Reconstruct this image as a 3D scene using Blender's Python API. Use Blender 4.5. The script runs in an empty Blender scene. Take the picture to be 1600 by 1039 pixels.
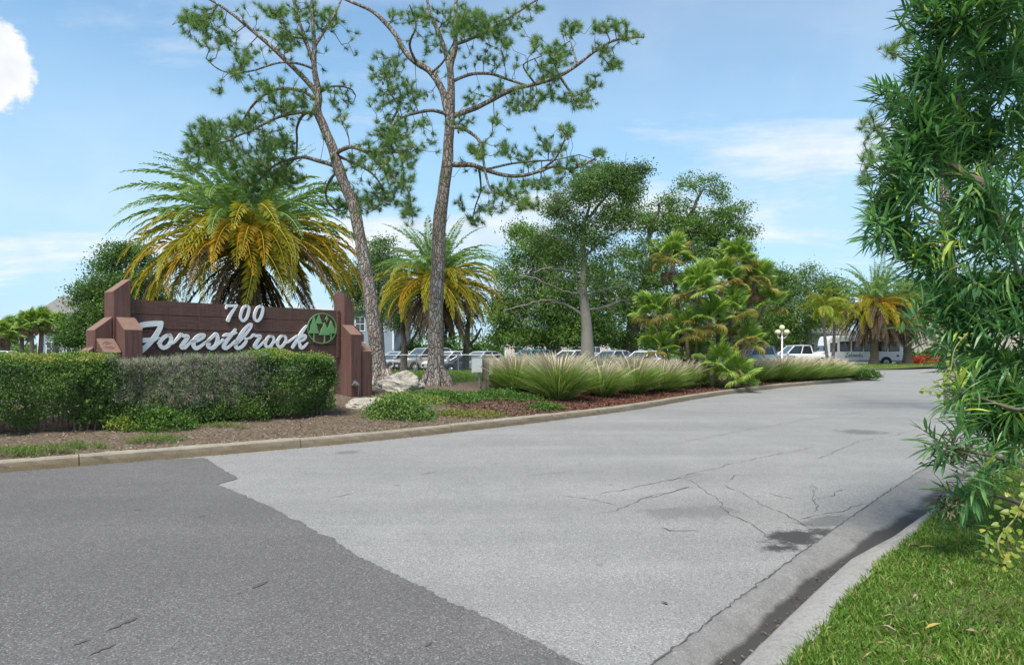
import bpy, math, random
import numpy as np
from mathutils import Vector, Matrix, noise as mnoise
from mathutils.geometry import delaunay_2d_cdt

random.seed(7)
RNG = np.random.default_rng(7)
R = math.radians
SC = bpy.context.scene
COL = SC.collection

# ------------------------------------------------------------------ camera
F, CX, HY, EYE = 1067.0, 800.0, 546.0, 1.6      # focal length, centre and horizon in photo pixels (1600 wide), eye height
cam = bpy.data.cameras.new('camera')
cam.sensor_width = 36.0
cam.lens = 36.0 * F / 1600.0
cam.shift_y = (HY - 519.5) / 1600.0
cam.clip_end = 3000.0
cam_o = bpy.data.objects.new('camera', cam)
cam_o.location = (0, 0, EYE)
cam_o.rotation_euler = (R(90), 0, 0)
COL.objects.link(cam_o)
SC.camera = cam_o

# ------------------------------------------------------------------ sky and sun
SUN_EL, SUN_AZ = R(61), math.atan2(-0.90, -0.40)      # sun high, behind the camera on the left
world = bpy.data.worlds.new('World')
SC.world = world
world.use_nodes = True
wn, wl = world.node_tree.nodes, world.node_tree.links
wn.clear()


def wnode(t, **kw):
    n = wn.new(t)
    for k, v in kw.items():
        setattr(n, k, v)
    return n


def wmath(op, a, b=None, c=None):
    n = wnode('ShaderNodeMath', operation=op)
    for i, x in enumerate((a, b, c)):
        if x is None:
            continue
        if isinstance(x, (int, float)):
            n.inputs[i].default_value = x
        else:
            wl.new(x, n.inputs[i])
    return n.outputs[0]


def wmap(x, a, b, lo=0.0, hi=1.0):
    n = wnode('ShaderNodeMapRange', interpolation_type='SMOOTHSTEP')
    wl.new(x, n.inputs[0])
    for i, v in enumerate((a, b, lo, hi)):
        n.inputs[1 + i].default_value = v
    return n.outputs[0]


SKY_STRENGTH = 0.092
sky = wnode('ShaderNodeTexSky', sky_type='NISHITA')
sky.sun_disc = False
sky.sun_elevation = SUN_EL
sky.sun_rotation = math.pi / 2 - SUN_AZ
sky.air_density = 1.0
sky.dust_density = 0.6
sky.ozone_density = 1.0
tc = wnode('ShaderNodeTexCoord')
sep = wnode('ShaderNodeSeparateXYZ')
wl.new(tc.outputs['Generated'], sep.inputs[0])
dx, dy, dz = sep.outputs
zc = wmath('ADD', wmath('MAXIMUM', dz, 0.0), 0.16)
comb = wnode('ShaderNodeCombineXYZ')
wl.new(wmath('DIVIDE', dx, zc), comb.inputs[0])
wl.new(wmath('DIVIDE', dy, zc), comb.inputs[1])


def wnoise(vec, scale, detail, rough, sx=1.0, sy=1.0, off=(0, 0, 0), rot=0.0, dist=0.0):
    m = wnode('ShaderNodeMapping')
    m.inputs['Scale'].default_value = (sx, sy, 1)
    m.inputs['Location'].default_value = off
    m.inputs['Rotation'].default_value = (0, 0, rot)
    wl.new(vec, m.inputs[0])
    n = wnode('ShaderNodeTexNoise')
    n.inputs['Scale'].default_value = scale
    n.inputs['Detail'].default_value = detail
    n.inputs['Roughness'].default_value = rough
    n.inputs['Distortion'].default_value = dist
    wl.new(m.outputs[0], n.inputs['Vector'])
    return n.outputs['Fac']


cirrus = wmap(wnoise(comb.outputs[0], 0.75, 9, 0.62, 0.55, 1.5, (3.1, 1.7, 0), R(-22), 0.5), 0.44, 0.68)
veil = wmap(wnoise(comb.outputs[0], 0.5, 5, 0.5, 0.8, 1.2, (9.0, 4.0, 0), R(10)), 0.36, 0.75)
# cumulus heaps: a low-frequency mask, broken up with fine noise
heap_shape = wnoise(tc.outputs['Generated'], 2.1, 2, 0.45, 1, 1, (4.3, 0.9, 2.2))
heap_edge = wnoise(tc.outputs['Generated'], 8.0, 10, 0.66)
heap = wmap(wmath('ADD', heap_shape, wmath('MULTIPLY', heap_edge, 0.35)), 0.875, 0.93)
# one heap stands at the upper left
vd = wnode('ShaderNodeVectorMath', operation='DISTANCE')
wl.new(tc.outputs['Generated'], vd.inputs[0])
_h = Vector((-0.825, 1.0, 0.400)).normalized()
vd.inputs[1].default_value = _h
heap2 = wmap(wmath('ADD', vd.outputs['Value'], wmath('MULTIPLY', heap_edge, -0.20)), -0.030, -0.050)
low = wmap(dz, 0.0, 0.42, 1.0, 0.0)
cm = wmath('MINIMUM', wmath('MULTIPLY', cirrus, wmath('ADD', 0.70, wmath('MULTIPLY', low, 0.35))), 0.92)
cm = wmath('MAXIMUM', cm, wmath('MULTIPLY', veil, 0.28))
cm = wmath('MAXIMUM', cm, heap)
cm = wmath('MAXIMUM', cm, heap2)
# cloud brightness in the sky texture's own unit
CLOUD = 6.9
hue = wnode('ShaderNodeHueSaturation')
hue.inputs['Saturation'].default_value = 1.16
hue.inputs['Hue'].default_value = 0.492
hue.inputs['Value'].default_value = 1.33
wl.new(sky.outputs[0], hue.inputs['Color'])
mixc = wnode('ShaderNodeMix', data_type='RGBA')
wl.new(cm, mixc.inputs[0])
hz_ = wnode('ShaderNodeMix', data_type='RGBA')      # pale summer haze low in the sky
wl.new(wmath('MULTIPLY', wmap(dz, -0.02, 0.60, 1.0, 0.0), 0.88), hz_.inputs[0])
wl.new(hue.outputs[0], hz_.inputs[6])
hz_.inputs[7].default_value = (3.0, 5.05, 6.8, 1)
wl.new(hz_.outputs[2], mixc.inputs[6])
shade = wnode('ShaderNodeMix', data_type='RGBA')       # sunlit and shaded billows
wl.new(wmap(wnoise(tc.outputs['Generated'], 7.0, 6, 0.55, 1, 1, (0.02, 0.03, -0.03)), 0.36, 0.60), shade.inputs[0])
shade.inputs[6].default_value = (CLOUD * 0.74, CLOUD * 0.80, CLOUD * 0.88, 1)
shade.inputs[7].default_value = (CLOUD * 0.99, CLOUD * 0.99, CLOUD * 0.99, 1)
wl.new(shade.outputs[2], mixc.inputs[7])
bg = wnode('ShaderNodeBackground')
bg.inputs['Strength'].default_value = SKY_STRENGTH
wl.new(mixc.outputs[2], bg.inputs[0])
wo = wnode('ShaderNodeOutputWorld')
wl.new(bg.outputs[0], wo.inputs[0])

sun = bpy.data.lights.new('sun', 'SUN')
sun.energy = 3.2
sun.angle = R(22)
sun.color = (1.0, 0.93, 0.82)
sun_o = bpy.data.objects.new('sun', sun)
sv = Vector((math.cos(SUN_AZ) * math.cos(SUN_EL), math.sin(SUN_AZ) * math.cos(SUN_EL), math.sin(SUN_EL)))
sun_o.rotation_euler = sv.to_track_quat('Z', 'Y').to_euler()
sun_o.location = sv * 60
COL.objects.link(sun_o)

SC.view_settings.view_transform = 'Standard'
SC.view_settings.look = 'None'
SC.view_settings.exposure = 0.76
SC.view_settings.gamma = 1.0
SC.view_settings.use_curve_mapping = False
SC.cycles.max_bounces = 6
SC.cycles.diffuse_bounces = 4
SC.cycles.transmission_bounces = 4
SC.cycles.glossy_bounces = 2

# ------------------------------------------------------------------ helpers: geometry


def P(px, py, d):
    """world point seen at photo pixel (px, py), d metres ahead"""
    return Vector(((px - CX) * d / F, d, EYE - (py - HY) * d / F))


def wm(o):
    m = o.matrix_basis.copy()
    while o.parent:
        o = o.parent
        m = o.matrix_basis @ m
    return m


class MB:
    def __init__(s):
        s.v, s.f, s.a, s.n = [], [], [], 0

    def add(s, v, faces, a=0.5):
        v = np.asarray(v, dtype=np.float64).reshape(-1, 3)
        if not isinstance(faces, tuple):
            faces = (faces,)
        for f in faces:
            if isinstance(f, np.ndarray):
                s.f.append(f + s.n)
            else:
                by = {}
                for q in f:
                    by.setdefault(len(q), []).append(q)
                for q in by.values():
                    s.f.append(np.asarray(q, dtype=np.int64) + s.n)
        s.v.append(v)
        s.a.append(np.broadcast_to(np.asarray(a, dtype=np.float64), (len(v),)))
        s.n += len(v)
        return s

    def box(s, x0, x1, y0, y1, z0, z1, a=0.5):
        v = [(x, y, z) for z in (z0, z1) for y in (y0, y1) for x in (x0, x1)]
        return s.add(v, [(0, 2, 3, 1), (4, 5, 7, 6), (0, 1, 5, 4), (2, 6, 7, 3), (0, 4, 6, 2), (1, 3, 7, 5)], a)

    def prism(s, poly, y0, y1, a=0.5):
        """poly: (x, z) outline counter-clockwise seen from -y, extruded from y0 (front) to y1"""
        n = len(poly)
        v = [(x, y0, z) for x, z in poly] + [(x, y1, z) for x, z in poly]
        f = [tuple(range(n)), tuple(range(2 * n - 1, n - 1, -1))]
        f += [(i, i + n, (i + 1) % n + n, (i + 1) % n) for i in range(n)]
        return s.add(v, f, a)

    def mesh(s, name, mat, inv=None, smooth=False):
        v = np.concatenate(s.v) if s.v else np.zeros((0, 3))
        if inv is not None:
            m = np.array(inv)
            v = v @ m[:3, :3].T + m[:3, 3]
        me = bpy.data.meshes.new(name)
        me.vertices.add(len(v))
        me.vertices.foreach_set('co', v.astype(np.float32).ravel())
        fl = [f for f in s.f if len(f)]
        tot = np.concatenate([np.full(len(f), f.shape[1]) for f in fl]) if fl else np.zeros(0, int)
        idx = np.concatenate([f.ravel() for f in fl]) if fl else np.zeros(0, int)
        me.loops.add(len(idx))
        me.loops.foreach_set('vertex_index', idx.astype(np.int32))
        me.polygons.add(len(tot))
        st = np.concatenate([[0], np.cumsum(tot)[:-1]]) if len(tot) else tot
        me.polygons.foreach_set('loop_start', st.astype(np.int32))
        me.polygons.foreach_set('use_smooth', np.full(len(tot), bool(smooth)))
        at = me.attributes.new('rnd', 'FLOAT', 'POINT')
        at.data.foreach_set('value', np.concatenate(s.a).astype(np.float32) if s.a else np.zeros(0, np.float32))
        me.update(calc_edges=True)
        me.validate()
        if mat is not None:
            me.materials.append(mat)
        return me

    def build(s, name, mat, parent=None, smooth=False, local=False, kind=None):
        """verts are in world space unless local"""
        inv = wm(parent).inverted() if (parent is not None and not local) else None
        o = bpy.data.objects.new(name, s.mesh(name, mat, inv, smooth))
        COL.objects.link(o)
        if parent is not None:
            o.parent = parent
        if kind:
            o['kind'] = kind
        return o


def obj(name, me, parent=None, mx=None):
    o = bpy.data.objects.new(name, me)
    COL.objects.link(o)
    if parent is not None:
        o.parent = parent
    if mx is not None:
        o.matrix_basis = mx
    return o


def thing(name, label, cat, loc=(0, 0, 0), rz=0.0, group=None):
    o = bpy.data.objects.new(name, None)
    COL.objects.link(o)
    o.empty_display_size = 0.2
    o.location = loc
    o.rotation_euler = (0, 0, rz)
    o['label'], o['category'] = label, cat
    if group:
        o['group'] = group
    return o


def tag(o, label, cat, group=None):
    o['label'], o['category'] = label, cat
    if group:
        o['group'] = group
    return o


def struct(o, label=None):
    o['kind'] = 'structure'
    if label:
        o['label'] = label
    return o


def unit(v):
    return v / np.maximum(np.linalg.norm(v, axis=-1, keepdims=True), 1e-9)


def rdir(n, up=0.0):
    v = RNG.normal(size=(n, 3))
    v[:, 2] += up
    return unit(v)


# leaf templates: (x across, y along, z up)
def leaf_t(w, fold=0.12, bend=0.1):
    v = np.array([(0, 0, 0), (w * .5, .42, fold), (0, 1, -bend), (-w * .5, .42, fold)], float)
    return v, np.array([(0, 1, 2), (0, 2, 3)])


def lance_t(w, bend=0.15, fold=0.06):
    v = np.array([(0, 0, 0), (w * .42, .3, fold - bend * .1), (w * .45, .62, fold - bend * .4), (0, 1, -bend),
                  (-w * .45, .62, fold - bend * .4), (-w * .42, .3, fold - bend * .1), (0, .45, -bend * .2)], float)
    return v, np.array([(0, 1, 6), (1, 2, 6), (2, 3, 6), (3, 4, 6), (4, 5, 6), (5, 0, 6)])


def basis(fwd, up):
    fwd = unit(fwd)
    right = unit(np.cross(fwd, up))
    return right, fwd, np.cross(right, fwd)


def scatter(mb, T, pos, fwd, up, size, a):
    tv, tf = T
    n = len(pos)
    if n == 0:
        return
    r, f, u = basis(np.asarray(fwd, float), np.asarray(up, float))
    size = np.broadcast_to(np.asarray(size, float), (n,))
    v = (r[:, None, :] * tv[None, :, 0:1] + f[:, None, :] * tv[None, :, 1:2] + u[:, None, :] * tv[None, :, 2:3])
    v = v * size[:, None, None] + np.asarray(pos)[:, None, :]
    fa = (tf[None] + (np.arange(n) * len(tv))[:, None, None]).reshape(-1, 3)
    mb.add(v.reshape(-1, 3), fa, np.repeat(np.broadcast_to(a, (n,)), len(tv)))


def sweep(mb, pts, rad, sides=8, a=0.5, cap=True, bump=0.0, bfreq=3.0):
    pts = np.asarray(pts, float)
    n = len(pts)
    rad = np.broadcast_to(np.asarray(rad, float), (n,))
    t = unit(np.gradient(pts, axis=0))
    ref = np.array((0.0, 0, 1)) if abs(t[0][2]) < .9 else np.array((1.0, 0, 0))
    u = unit(np.cross(t[0], ref))
    V = []
    ang = np.linspace(0, 2 * math.pi, sides, endpoint=False)
    for i in range(n):
        u = unit(u - t[i] * np.dot(u, t[i]))
        w = np.cross(t[i], u)
        ring = np.cos(ang)[:, None] * u + np.sin(ang)[:, None] * w
        rr = np.full(sides, rad[i])
        if bump:
            for k in range(sides):
                q = pts[i] + ring[k] * rad[i]
                rr[k] *= 1 + bump * mnoise.noise(Vector((q[0] * bfreq, q[1] * bfreq, q[2] * bfreq * .5)))
        V.append(pts[i] + ring * rr[:, None])
    V = np.concatenate(V)
    i = np.arange(n - 1)[:, None] * sides
    j = np.arange(sides)[None]
    k = (j + 1) % sides
    f = np.stack([i + j, i + k, i + sides + k, i + sides + j], -1).reshape(-1, 4)
    fs = [f]
    if cap:
        fs.append([tuple(range(sides - 1, -1, -1)), tuple(range((n - 1) * sides, n * sides))])
    aa = np.repeat(np.broadcast_to(np.asarray(a, float), (n,)), sides)
    mb.add(V, tuple(fs), aa)


def edge_tubes(mb, A, B, ra, rb, sides=4, a=0.5):
    A, B = np.asarray(A, float), np.asarray(B, float)
    n = len(A)
    if n == 0:
        return
    t = unit(B - A)
    ref = np.where(np.abs(t[:, 2:3]) < .9, np.array([[0, 0, 1.0]]), np.array([[1.0, 0, 0]]))
    u = unit(np.cross(t, ref))
    w = np.cross(t, u)
    ang = np.linspace(0, 2 * math.pi, sides, endpoint=False)
    ring = np.cos(ang)[None, :, None] * u[:, None] + np.sin(ang)[None, :, None] * w[:, None]
    ra = np.broadcast_to(ra, (n,))[:, None, None]
    rb = np.broadcast_to(rb, (n,))[:, None, None]
    V = np.concatenate([A[:, None] + ring * ra, B[:, None] + ring * rb], 1)
    j = np.arange(sides)
    k = (j + 1) % sides
    f = np.stack([j, k, k + sides, j + sides], -1)
    fa = (f[None] + (np.arange(n) * 2 * sides)[:, None, None]).reshape(-1, 4)
    mb.add(V.reshape(-1, 3), fa, np.repeat(np.broadcast_to(np.asarray(a, float), (n,)), 2 * sides))


def catmull(pts, k=6):
    p = np.asarray(pts, float)
    q = np.concatenate([[2 * p[0] - p[1]], p, [2 * p[-1] - p[-2]]])
    out = []
    for i in range(1, len(q) - 2):
        for t in np.arange(k) / k:
            a, b, c, d = q[i - 1], q[i], q[i + 1], q[i + 2]
            out.append(.5 * (2 * b + (c - a) * t + (2 * a - 5 * b + 4 * c - d) * t * t + (3 * b - a - 3 * c + d) * t ** 3))
    out.append(q[-2])
    return np.array(out)


def grow(seed, targets, alpha=.35, step=.6, jit=.07, sag=0.0):
    """join every target to the nearest wood (straight distance + a share of the way back to the trunk)"""
    seed = np.asarray(seed, float)
    targets = np.asarray(targets, float)
    cap = len(seed) + len(targets) * 8
    N = np.zeros((cap, 3))
    par = np.full(cap, -1)
    path = np.zeros(cap)
    n = len(seed)
    N[:n] = seed
    dmin = np.linalg.norm(targets[:, None] - seed[None], axis=-1).min(1)
    tips = []
    for ti in np.argsort(dmin):
        t = targets[ti]
        c = np.linalg.norm(N[:n] - t, axis=1) + alpha * path[:n]
        b = int(np.argmin(c))
        L = np.linalg.norm(t - N[b])
        m = int(min(5, max(1, math.ceil(L / step))))
        prev = b
        a0 = N[b].copy()
        for q in range(1, m + 1):
            s = q / m
            pt = a0 + (t - a0) * s
            if q < m:
                pt = pt + RNG.normal(size=3) * jit * L + np.array((0, 0, sag * L * s * (1 - s) * 4))
            N[n] = pt
            par[n] = prev
            path[n] = path[prev] + np.linalg.norm(pt - N[prev])
            prev = n
            n += 1
        tips.append(prev)
    return N[:n], par[:n], np.array(tips), len(seed)


def wood(mb, N, par, ns, rt, expo=.48, rmax=9, sides=4, a=.5):
    n = len(N)
    cnt = np.zeros(n)
    ch = np.zeros(n, int)
    for i in range(n - 1, ns - 1, -1):
        if cnt[i] == 0:
            cnt[i] = 1
        if par[i] >= ns:
            cnt[par[i]] += cnt[i]
    r = np.minimum(rt * np.maximum(cnt, 1) ** expo, rmax)
    idx = np.arange(ns, n)
    if len(idx) == 0:
        return
    p = par[idx]
    rp = np.where(p >= ns, np.minimum(r[p], r[idx] * 1.35), r[idx] * 1.1)
    edge_tubes(mb, N[p], N[idx], rp, r[idx], sides, a)


def blob_pts(blobs, d, n, depth=1.0, power=.45):
    """points in ellipses (cx, cy, rx, ry in photo pixels [, weight [, distance offset]]) round distance d"""
    w = np.array([b[2] * b[3] * (b[4] if len(b) > 4 else 1) for b in blobs], float)
    k = RNG.choice(len(blobs), size=n, p=w / w.sum())
    out = []
    for i in k:
        b = blobs[i]
        v = unit(RNG.normal(size=3)) * RNG.random() ** power
        dd = d + (b[5] if len(b) > 5 else 0) + v[1] * depth * (b[2] + b[3]) * .5 * d / F
        out.append(P(b[0] + v[0] * b[2], b[1] + v[2] * b[3], dd))
    return np.array(out)


def ORD(i):
    return ['first', 'second', 'third', 'fourth', 'fifth', 'sixth', 'seventh', 'eighth', 'ninth', 'tenth', 'eleventh',
            'twelfth', 'thirteenth', 'fourteenth', 'fifteenth', 'sixteenth'][i]


# ------------------------------------------------------------------ helpers: materials
class NT:
    def __init__(s, name):
        s.m = bpy.data.materials.new(name)
        s.m.use_nodes = True
        s.n, s.l = s.m.node_tree.nodes, s.m.node_tree.links
        s.n.clear()
        s.out = s.n.new('ShaderNodeOutputMaterial')

    def new(s, t, **kw):
        n = s.n.new(t)
        for k, v in kw.items():
            setattr(n, k, v)
        return n

    def set(s, sock, v):
        if hasattr(v, 'is_output') or hasattr(v, 'links'):
            s.l.new(v, sock)
        elif isinstance(v, (tuple, list)) and len(v) == 3 and sock.type == 'RGBA':
            sock.default_value = (*v, 1)
        else:
            sock.default_value = v

    def math(s, op, a, b=0.0, clamp=False):
        n = s.new('ShaderNodeMath', operation=op, use_clamp=clamp)
        s.set(n.inputs[0], a)
        s.set(n.inputs[1], b)
        return n.outputs[0]

    def pos(s):
        return s.new('ShaderNodeNewGeometry').outputs['Position']

    def objc(s):
        return s.new('ShaderNodeTexCoord').outputs['Object']

    def scale(s, vec, sc, loc=(0, 0, 0)):
        n = s.new('ShaderNodeMapping')
        s.l.new(vec, n.inputs[0])
        n.inputs['Scale'].default_value = sc
        n.inputs['Location'].default_value = loc
        return n.outputs[0]

    def noise(s, vec, scale, detail=4, rough=.55, dist=0.0):
        n = s.new('ShaderNodeTexNoise')
        s.l.new(vec, n.inputs['Vector'])
        n.inputs['Scale'].default_value = scale
        n.inputs['Detail'].default_value = detail
        n.inputs['Roughness'].default_value = rough
        n.inputs['Distortion'].default_value = dist
        return n.outputs['Fac']

    def voronoi(s, vec, scale, feature='F1', out='Distance', rnd=1.0):
        n = s.new('ShaderNodeTexVoronoi', feature=feature)
        s.l.new(vec, n.inputs['Vector'])
        n.inputs['Scale'].default_value = scale
        n.inputs['Randomness'].default_value = rnd
        return n.outputs[out]

    def rng(s, x, a, b, lo=0.0, hi=1.0, smooth=False):
        n = s.new('ShaderNodeMapRange')
        if smooth:
            n.interpolation_type = 'SMOOTHSTEP'
        s.set(n.inputs[0], x)
        for i, v in enumerate((a, b, lo, hi)):
            n.inputs[1 + i].default_value = v
        return n.outputs[0]

    def ramp(s, fac, stops):
        n = s.new('ShaderNodeValToRGB')
        s.l.new(fac, n.inputs[0])
        e = n.color_ramp.elements
        while len(e) < len(stops):
            e.new(.5)
        for q, (p, c) in zip(e, stops):
            q.position = p
            q.color = (*c, 1)
        return n.outputs[0]

    def mix(s, fac, a, b, mode='MIX'):
        n = s.new('ShaderNodeMix', data_type='RGBA', blend_type=mode)
        s.set(n.inputs[0], fac)
        s.set(n.inputs[6], a)
        s.set(n.inputs[7], b)
        return n.outputs[2]

    def attr(s, name='rnd'):
        return s.new('ShaderNodeAttribute', attribute_name=name).outputs['Fac']

    def bump(s, h, strength=.5, dist=.02):
        n = s.new('ShaderNodeBump')
        s.l.new(h, n.inputs['Height'])
        n.inputs['Strength'].default_value = strength
        n.inputs['Distance'].default_value = dist
        return n.outputs[0]

    def pbr(s, col, rough=.8, bump=None, metal=0.0, spec=.4, **kw):
        b = s.new('ShaderNodeBsdfPrincipled')
        s.set(b.inputs['Base Color'], col)
        s.set(b.inputs['Roughness'], rough)
        b.inputs['Metallic'].default_value = metal
        b.inputs['Specular IOR Level'].default_value = spec
        for k, v in kw.items():
            s.set(b.inputs[k], v)
        if bump is not None:
            s.l.new(bump, b.inputs['Normal'])
        s.l.new(b.outputs[0], s.out.inputs[0])
        return s.m


def leaf_mat(name, stops, trans=.35, rough=.45, spec=.35, gloss=1.0):
    t = NT(name)
    c = t.ramp(t.attr(), stops)
    b = t.new('ShaderNodeBsdfPrincipled')
    t.l.new(c, b.inputs['Base Color'])
    b.inputs['Roughness'].default_value = rough
    b.inputs['Specular IOR Level'].default_value = spec
    tr = t.new('ShaderNodeBsdfTranslucent')
    br = t.mix(1.0, c, (1.25, 1.3, .75), 'MULTIPLY')
    t.l.new(br, tr.inputs[0])
    m = t.new('ShaderNodeMixShader')
    m.inputs[0].default_value = trans
    t.l.new(b.outputs[0], m.inputs[1])
    t.l.new(tr.outputs[0], m.inputs[2])
    t.l.new(m.outputs[0], t.out.inputs[0])
    return t.m


def plain(name, col, rough=.6, metal=0.0, spec=.4, var=.12, vscale=6.0, bump=0.0, coat=0.0):
    t = NT(name)
    p = t.objc()
    n = t.noise(p, vscale, 5, .6)
    c = t.mix(n, tuple(x * (1 - var) for x in col), tuple(min(1, x * (1 + var)) for x in col))
    bp = t.bump(t.noise(p, vscale * 6, 3), bump, .01) if bump else None
    kw = {'Coat Weight': coat} if coat else {}
    return t.pbr(c, rough, bp, metal, spec, **kw)

# ================================================================== the setting
def m_asphalt(name, base, light, speck, stains=()):
    t = NT(name)
    p = t.pos()
    big = t.noise(p, .35, 4, .6)
    mid = t.noise(p, 2.2, 5, .65)
    streak = t.noise(t.scale(p, (1.0, .35, 1)), 1.3, 4, .6)
    fine = t.noise(p, 55, 3, .7)
    cell = t.voronoi(p, 125, 'F1', 'Color')
    sc = t.new('ShaderNodeSeparateColor')
    t.l.new(cell, sc.inputs[0])
    c = t.mix(t.rng(big, .3, .7), base, light)
    c = t.mix(t.rng(mid, .35, .75, 0, .35), c, tuple(x * .72 for x in base))
    c = t.mix(t.rng(streak, .5, .75, 0, .3), c, tuple(x * 1.25 for x in light))
    c = t.mix(t.rng(sc.outputs[0], .72, .97, 0, .62), c, tuple(min(.8, x * speck) for x in light))
    c = t.mix(t.rng(sc.outputs[1], .68, .98, 0, .7), c, tuple(x * .38 for x in base))
    c = t.mix(t.rng(fine, .42, .7, 0, .45), c, tuple(x * .55 for x in base))
    rt = t.new('ShaderNodeMapping')
    t.l.new(p, rt.inputs[0])
    rt.inputs['Rotation'].default_value = (0, 0, R(-47))
    rt.inputs['Scale'].default_value = (.10, 1.0, 1)
    wheel = t.noise(rt.outputs[0], 1.1, 4, .55)
    c = t.mix(t.rng(wheel, .45, .70, 0, .30), c, tuple(x * .70 for x in base))
    c = t.mix(t.rng(wheel, .45, .28, 0, .25), c, tuple(x * 1.18 for x in light))
    drip = t.voronoi(p, 1.15, 'F1', 'Distance')
    c = t.mix(t.rng(t.math('ADD', drip, t.rng(fine, .3, .7, -.015, .015)), .055, .03, 0, .45), c, tuple(x * .35 for x in base))
    for (sx, sy, rx, ry, ang, k) in stains:
        mp = t.new('ShaderNodeMapping', vector_type='TEXTURE')
        t.l.new(p, mp.inputs[0])
        mp.inputs['Location'].default_value = (sx, sy, 0)
        mp.inputs['Rotation'].default_value = (0, 0, ang)
        mp.inputs['Scale'].default_value = (rx, ry, 1)
        ln = t.new('ShaderNodeVectorMath', operation='LENGTH')
        t.l.new(mp.outputs[0], ln.inputs[0])
        e = t.math('ADD', ln.outputs['Value'], t.rng(t.noise(p, 4.5, 7, .75), .3, .7, -.55, .55))
        c = t.mix(t.rng(e, .95, .40, 0, k, True), c, tuple(x * .22 for x in base))
    h = t.math('ADD', t.math('MULTIPLY', sc.outputs[0], .6), fine)
    return t.pbr(c, .88, t.bump(h, .55, .006), spec=.25)


def GD(px, py, z=0.0):
    d = (EYE - z) * F / (py - HY)
    return ((px - CX) * d / F, d)


# left kerb (foot of its face), read off the photograph
KERB = np.array([(-34, -9), (-24, -2.8), (-16, 2.5), (-11, 5.8), (-6.6, 8.85), (-3.18, 11.3), (-1.1, 13.2), (.87, 15.3), (3.4, 18.3),
                 (6.3, 22.5), (10.3, 27.5), (15.4, 32.8), (18.6, 36.0)], float)
TIP = np.array([(20.2, 37.8), (20.7, 39.0), (20.2, 40.0), (18.8, 40.7)], float)
BACK = np.array([(10, 42.6), (0, 44.2), (-14, 45.2), (-70, 46)], float)
KF = catmull(KERB, 10)
KALL = np.concatenate([KF, catmull(np.concatenate([[KERB[-1]], TIP]), 5)[1:], catmull(np.concatenate([[TIP[-1]], BACK]), 6)[1:]])


def seg_dist(p, line):
    p = np.atleast_2d(p)
    a, b = line[:-1], line[1:]
    ab = b - a
    t = np.clip(((p[:, None] - a) * ab).sum(-1) / (ab * ab).sum(-1), 0, 1)
    return np.linalg.norm(p[:, None] - (a + ab * t[..., None]), axis=-1).min(1)


def sstep(x):
    x = np.clip(x, 0, 1)
    return x * x * (3 - 2 * x)


def isl_z(xy):
    xy = np.atleast_2d(np.asarray(xy, float))
    s = seg_dist(xy, KF)
    b = seg_dist(xy, np.concatenate([TIP, BACK]))
    amp = .07 + .40 * sstep((7 - xy[:, 0]) / 7)
    z = .145 + amp * sstep(s / 7.0) * sstep(b / 16.0)
    return z


def hgt(x, y):
    return float(isl_z([(x, y)])[0])


def hit(px, py):
    """where the island ground is seen at this pixel"""
    d = 6.0
    while d < 46:
        q = P(px, py, d)
        if q.z <= hgt(q.x, q.y):
            return Vector((q.x, q.y, hgt(q.x, q.y)))
        d += .06
    return P(px, py, 46)


def on_island(px, d):
    x = (px - CX) * d / F
    return Vector((x, d, hgt(x, d)))


# right gutter: edge of the road, from the photograph
EDGE = np.array([(-1.9, .2), (-.6, 1.8), (.71, 3.46), (1.55, 4.5), (2.43, 5.56), (3.6, 6.95), (4.9, 8.45), (6.27, 9.95), (9.0, 12.6),
                 (13.5, 16.2), (20, 20.0), (30, 24), (60, 31)], float)
EF = catmull(EDGE, 12)
et = unit(np.gradient(EF, axis=0))
en = np.stack([et[:, 1], -et[:, 0]], -1)      # to the right


# --- ground to the horizon
M_FARGRASS = NT('far_grass')
_p = M_FARGRASS.pos()
M_FARGRASS = M_FARGRASS.pbr(M_FARGRASS.mix(M_FARGRASS.noise(_p, .8, 5, .65), (.055, .085, .022), (.12, .15, .05)), .95, spec=.1)
g = MB().add([(-900, -300, -.3), (900, -300, -.3), (900, 1500, -.3), (-900, 1500, -.3)], [(0, 1, 2, 3)]).build('ground', M_FARGRASS)
struct(g)

# --- road
stain_px = [(1246, 840, .62, .26, .75, 1.0), (1345, 675, .60, .55, .1, .5), (1080, 800, .7, .35, .3, .3), (545, 706, .3, .25, .2, .4),
            (1290, 815, .5, .22, .72, .5)]
stains = [(*GD(a, b), c, d_, e, k) for a, b, c, d_, e, k in stain_px]
M_ROAD = m_asphalt('worn_pale_asphalt', (.232, .235, .226), (.300, .300, .286), 1.75, stains)
M_DARK = m_asphalt('newer_dark_asphalt', (.118, .115, .112), (.150, .147, .142), 2.3)
M_LOT = m_asphalt('parking_asphalt', (.16, .16, .155), (.22, .22, .21), 1.4)
left = np.concatenate([KF, KALL[len(KF):len(KF) + 20]])
poly = [(-34.0, -12.0)] + [tuple(x) for x in KF] + [tuple(x) for x in TIP] + [(18.0, 41.2), (18, 50.9), (25.6, 52.3), (31, 54.6), (36, 58), (41, 61.2), (75, 63), (75, 33)] + \
       [tuple(x) for x in EF[::-1]] + [(-4, -12.0)]
me = bpy.data.meshes.new('road')
me.from_pydata([(x, y, 0) for x, y in poly], [], [tuple(range(len(poly)))[::-1]])
me.materials.append(M_ROAD)
road = struct(obj('road', me))
if me.polygons[0].normal.z < 0:
    me.flip_normals()

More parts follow.
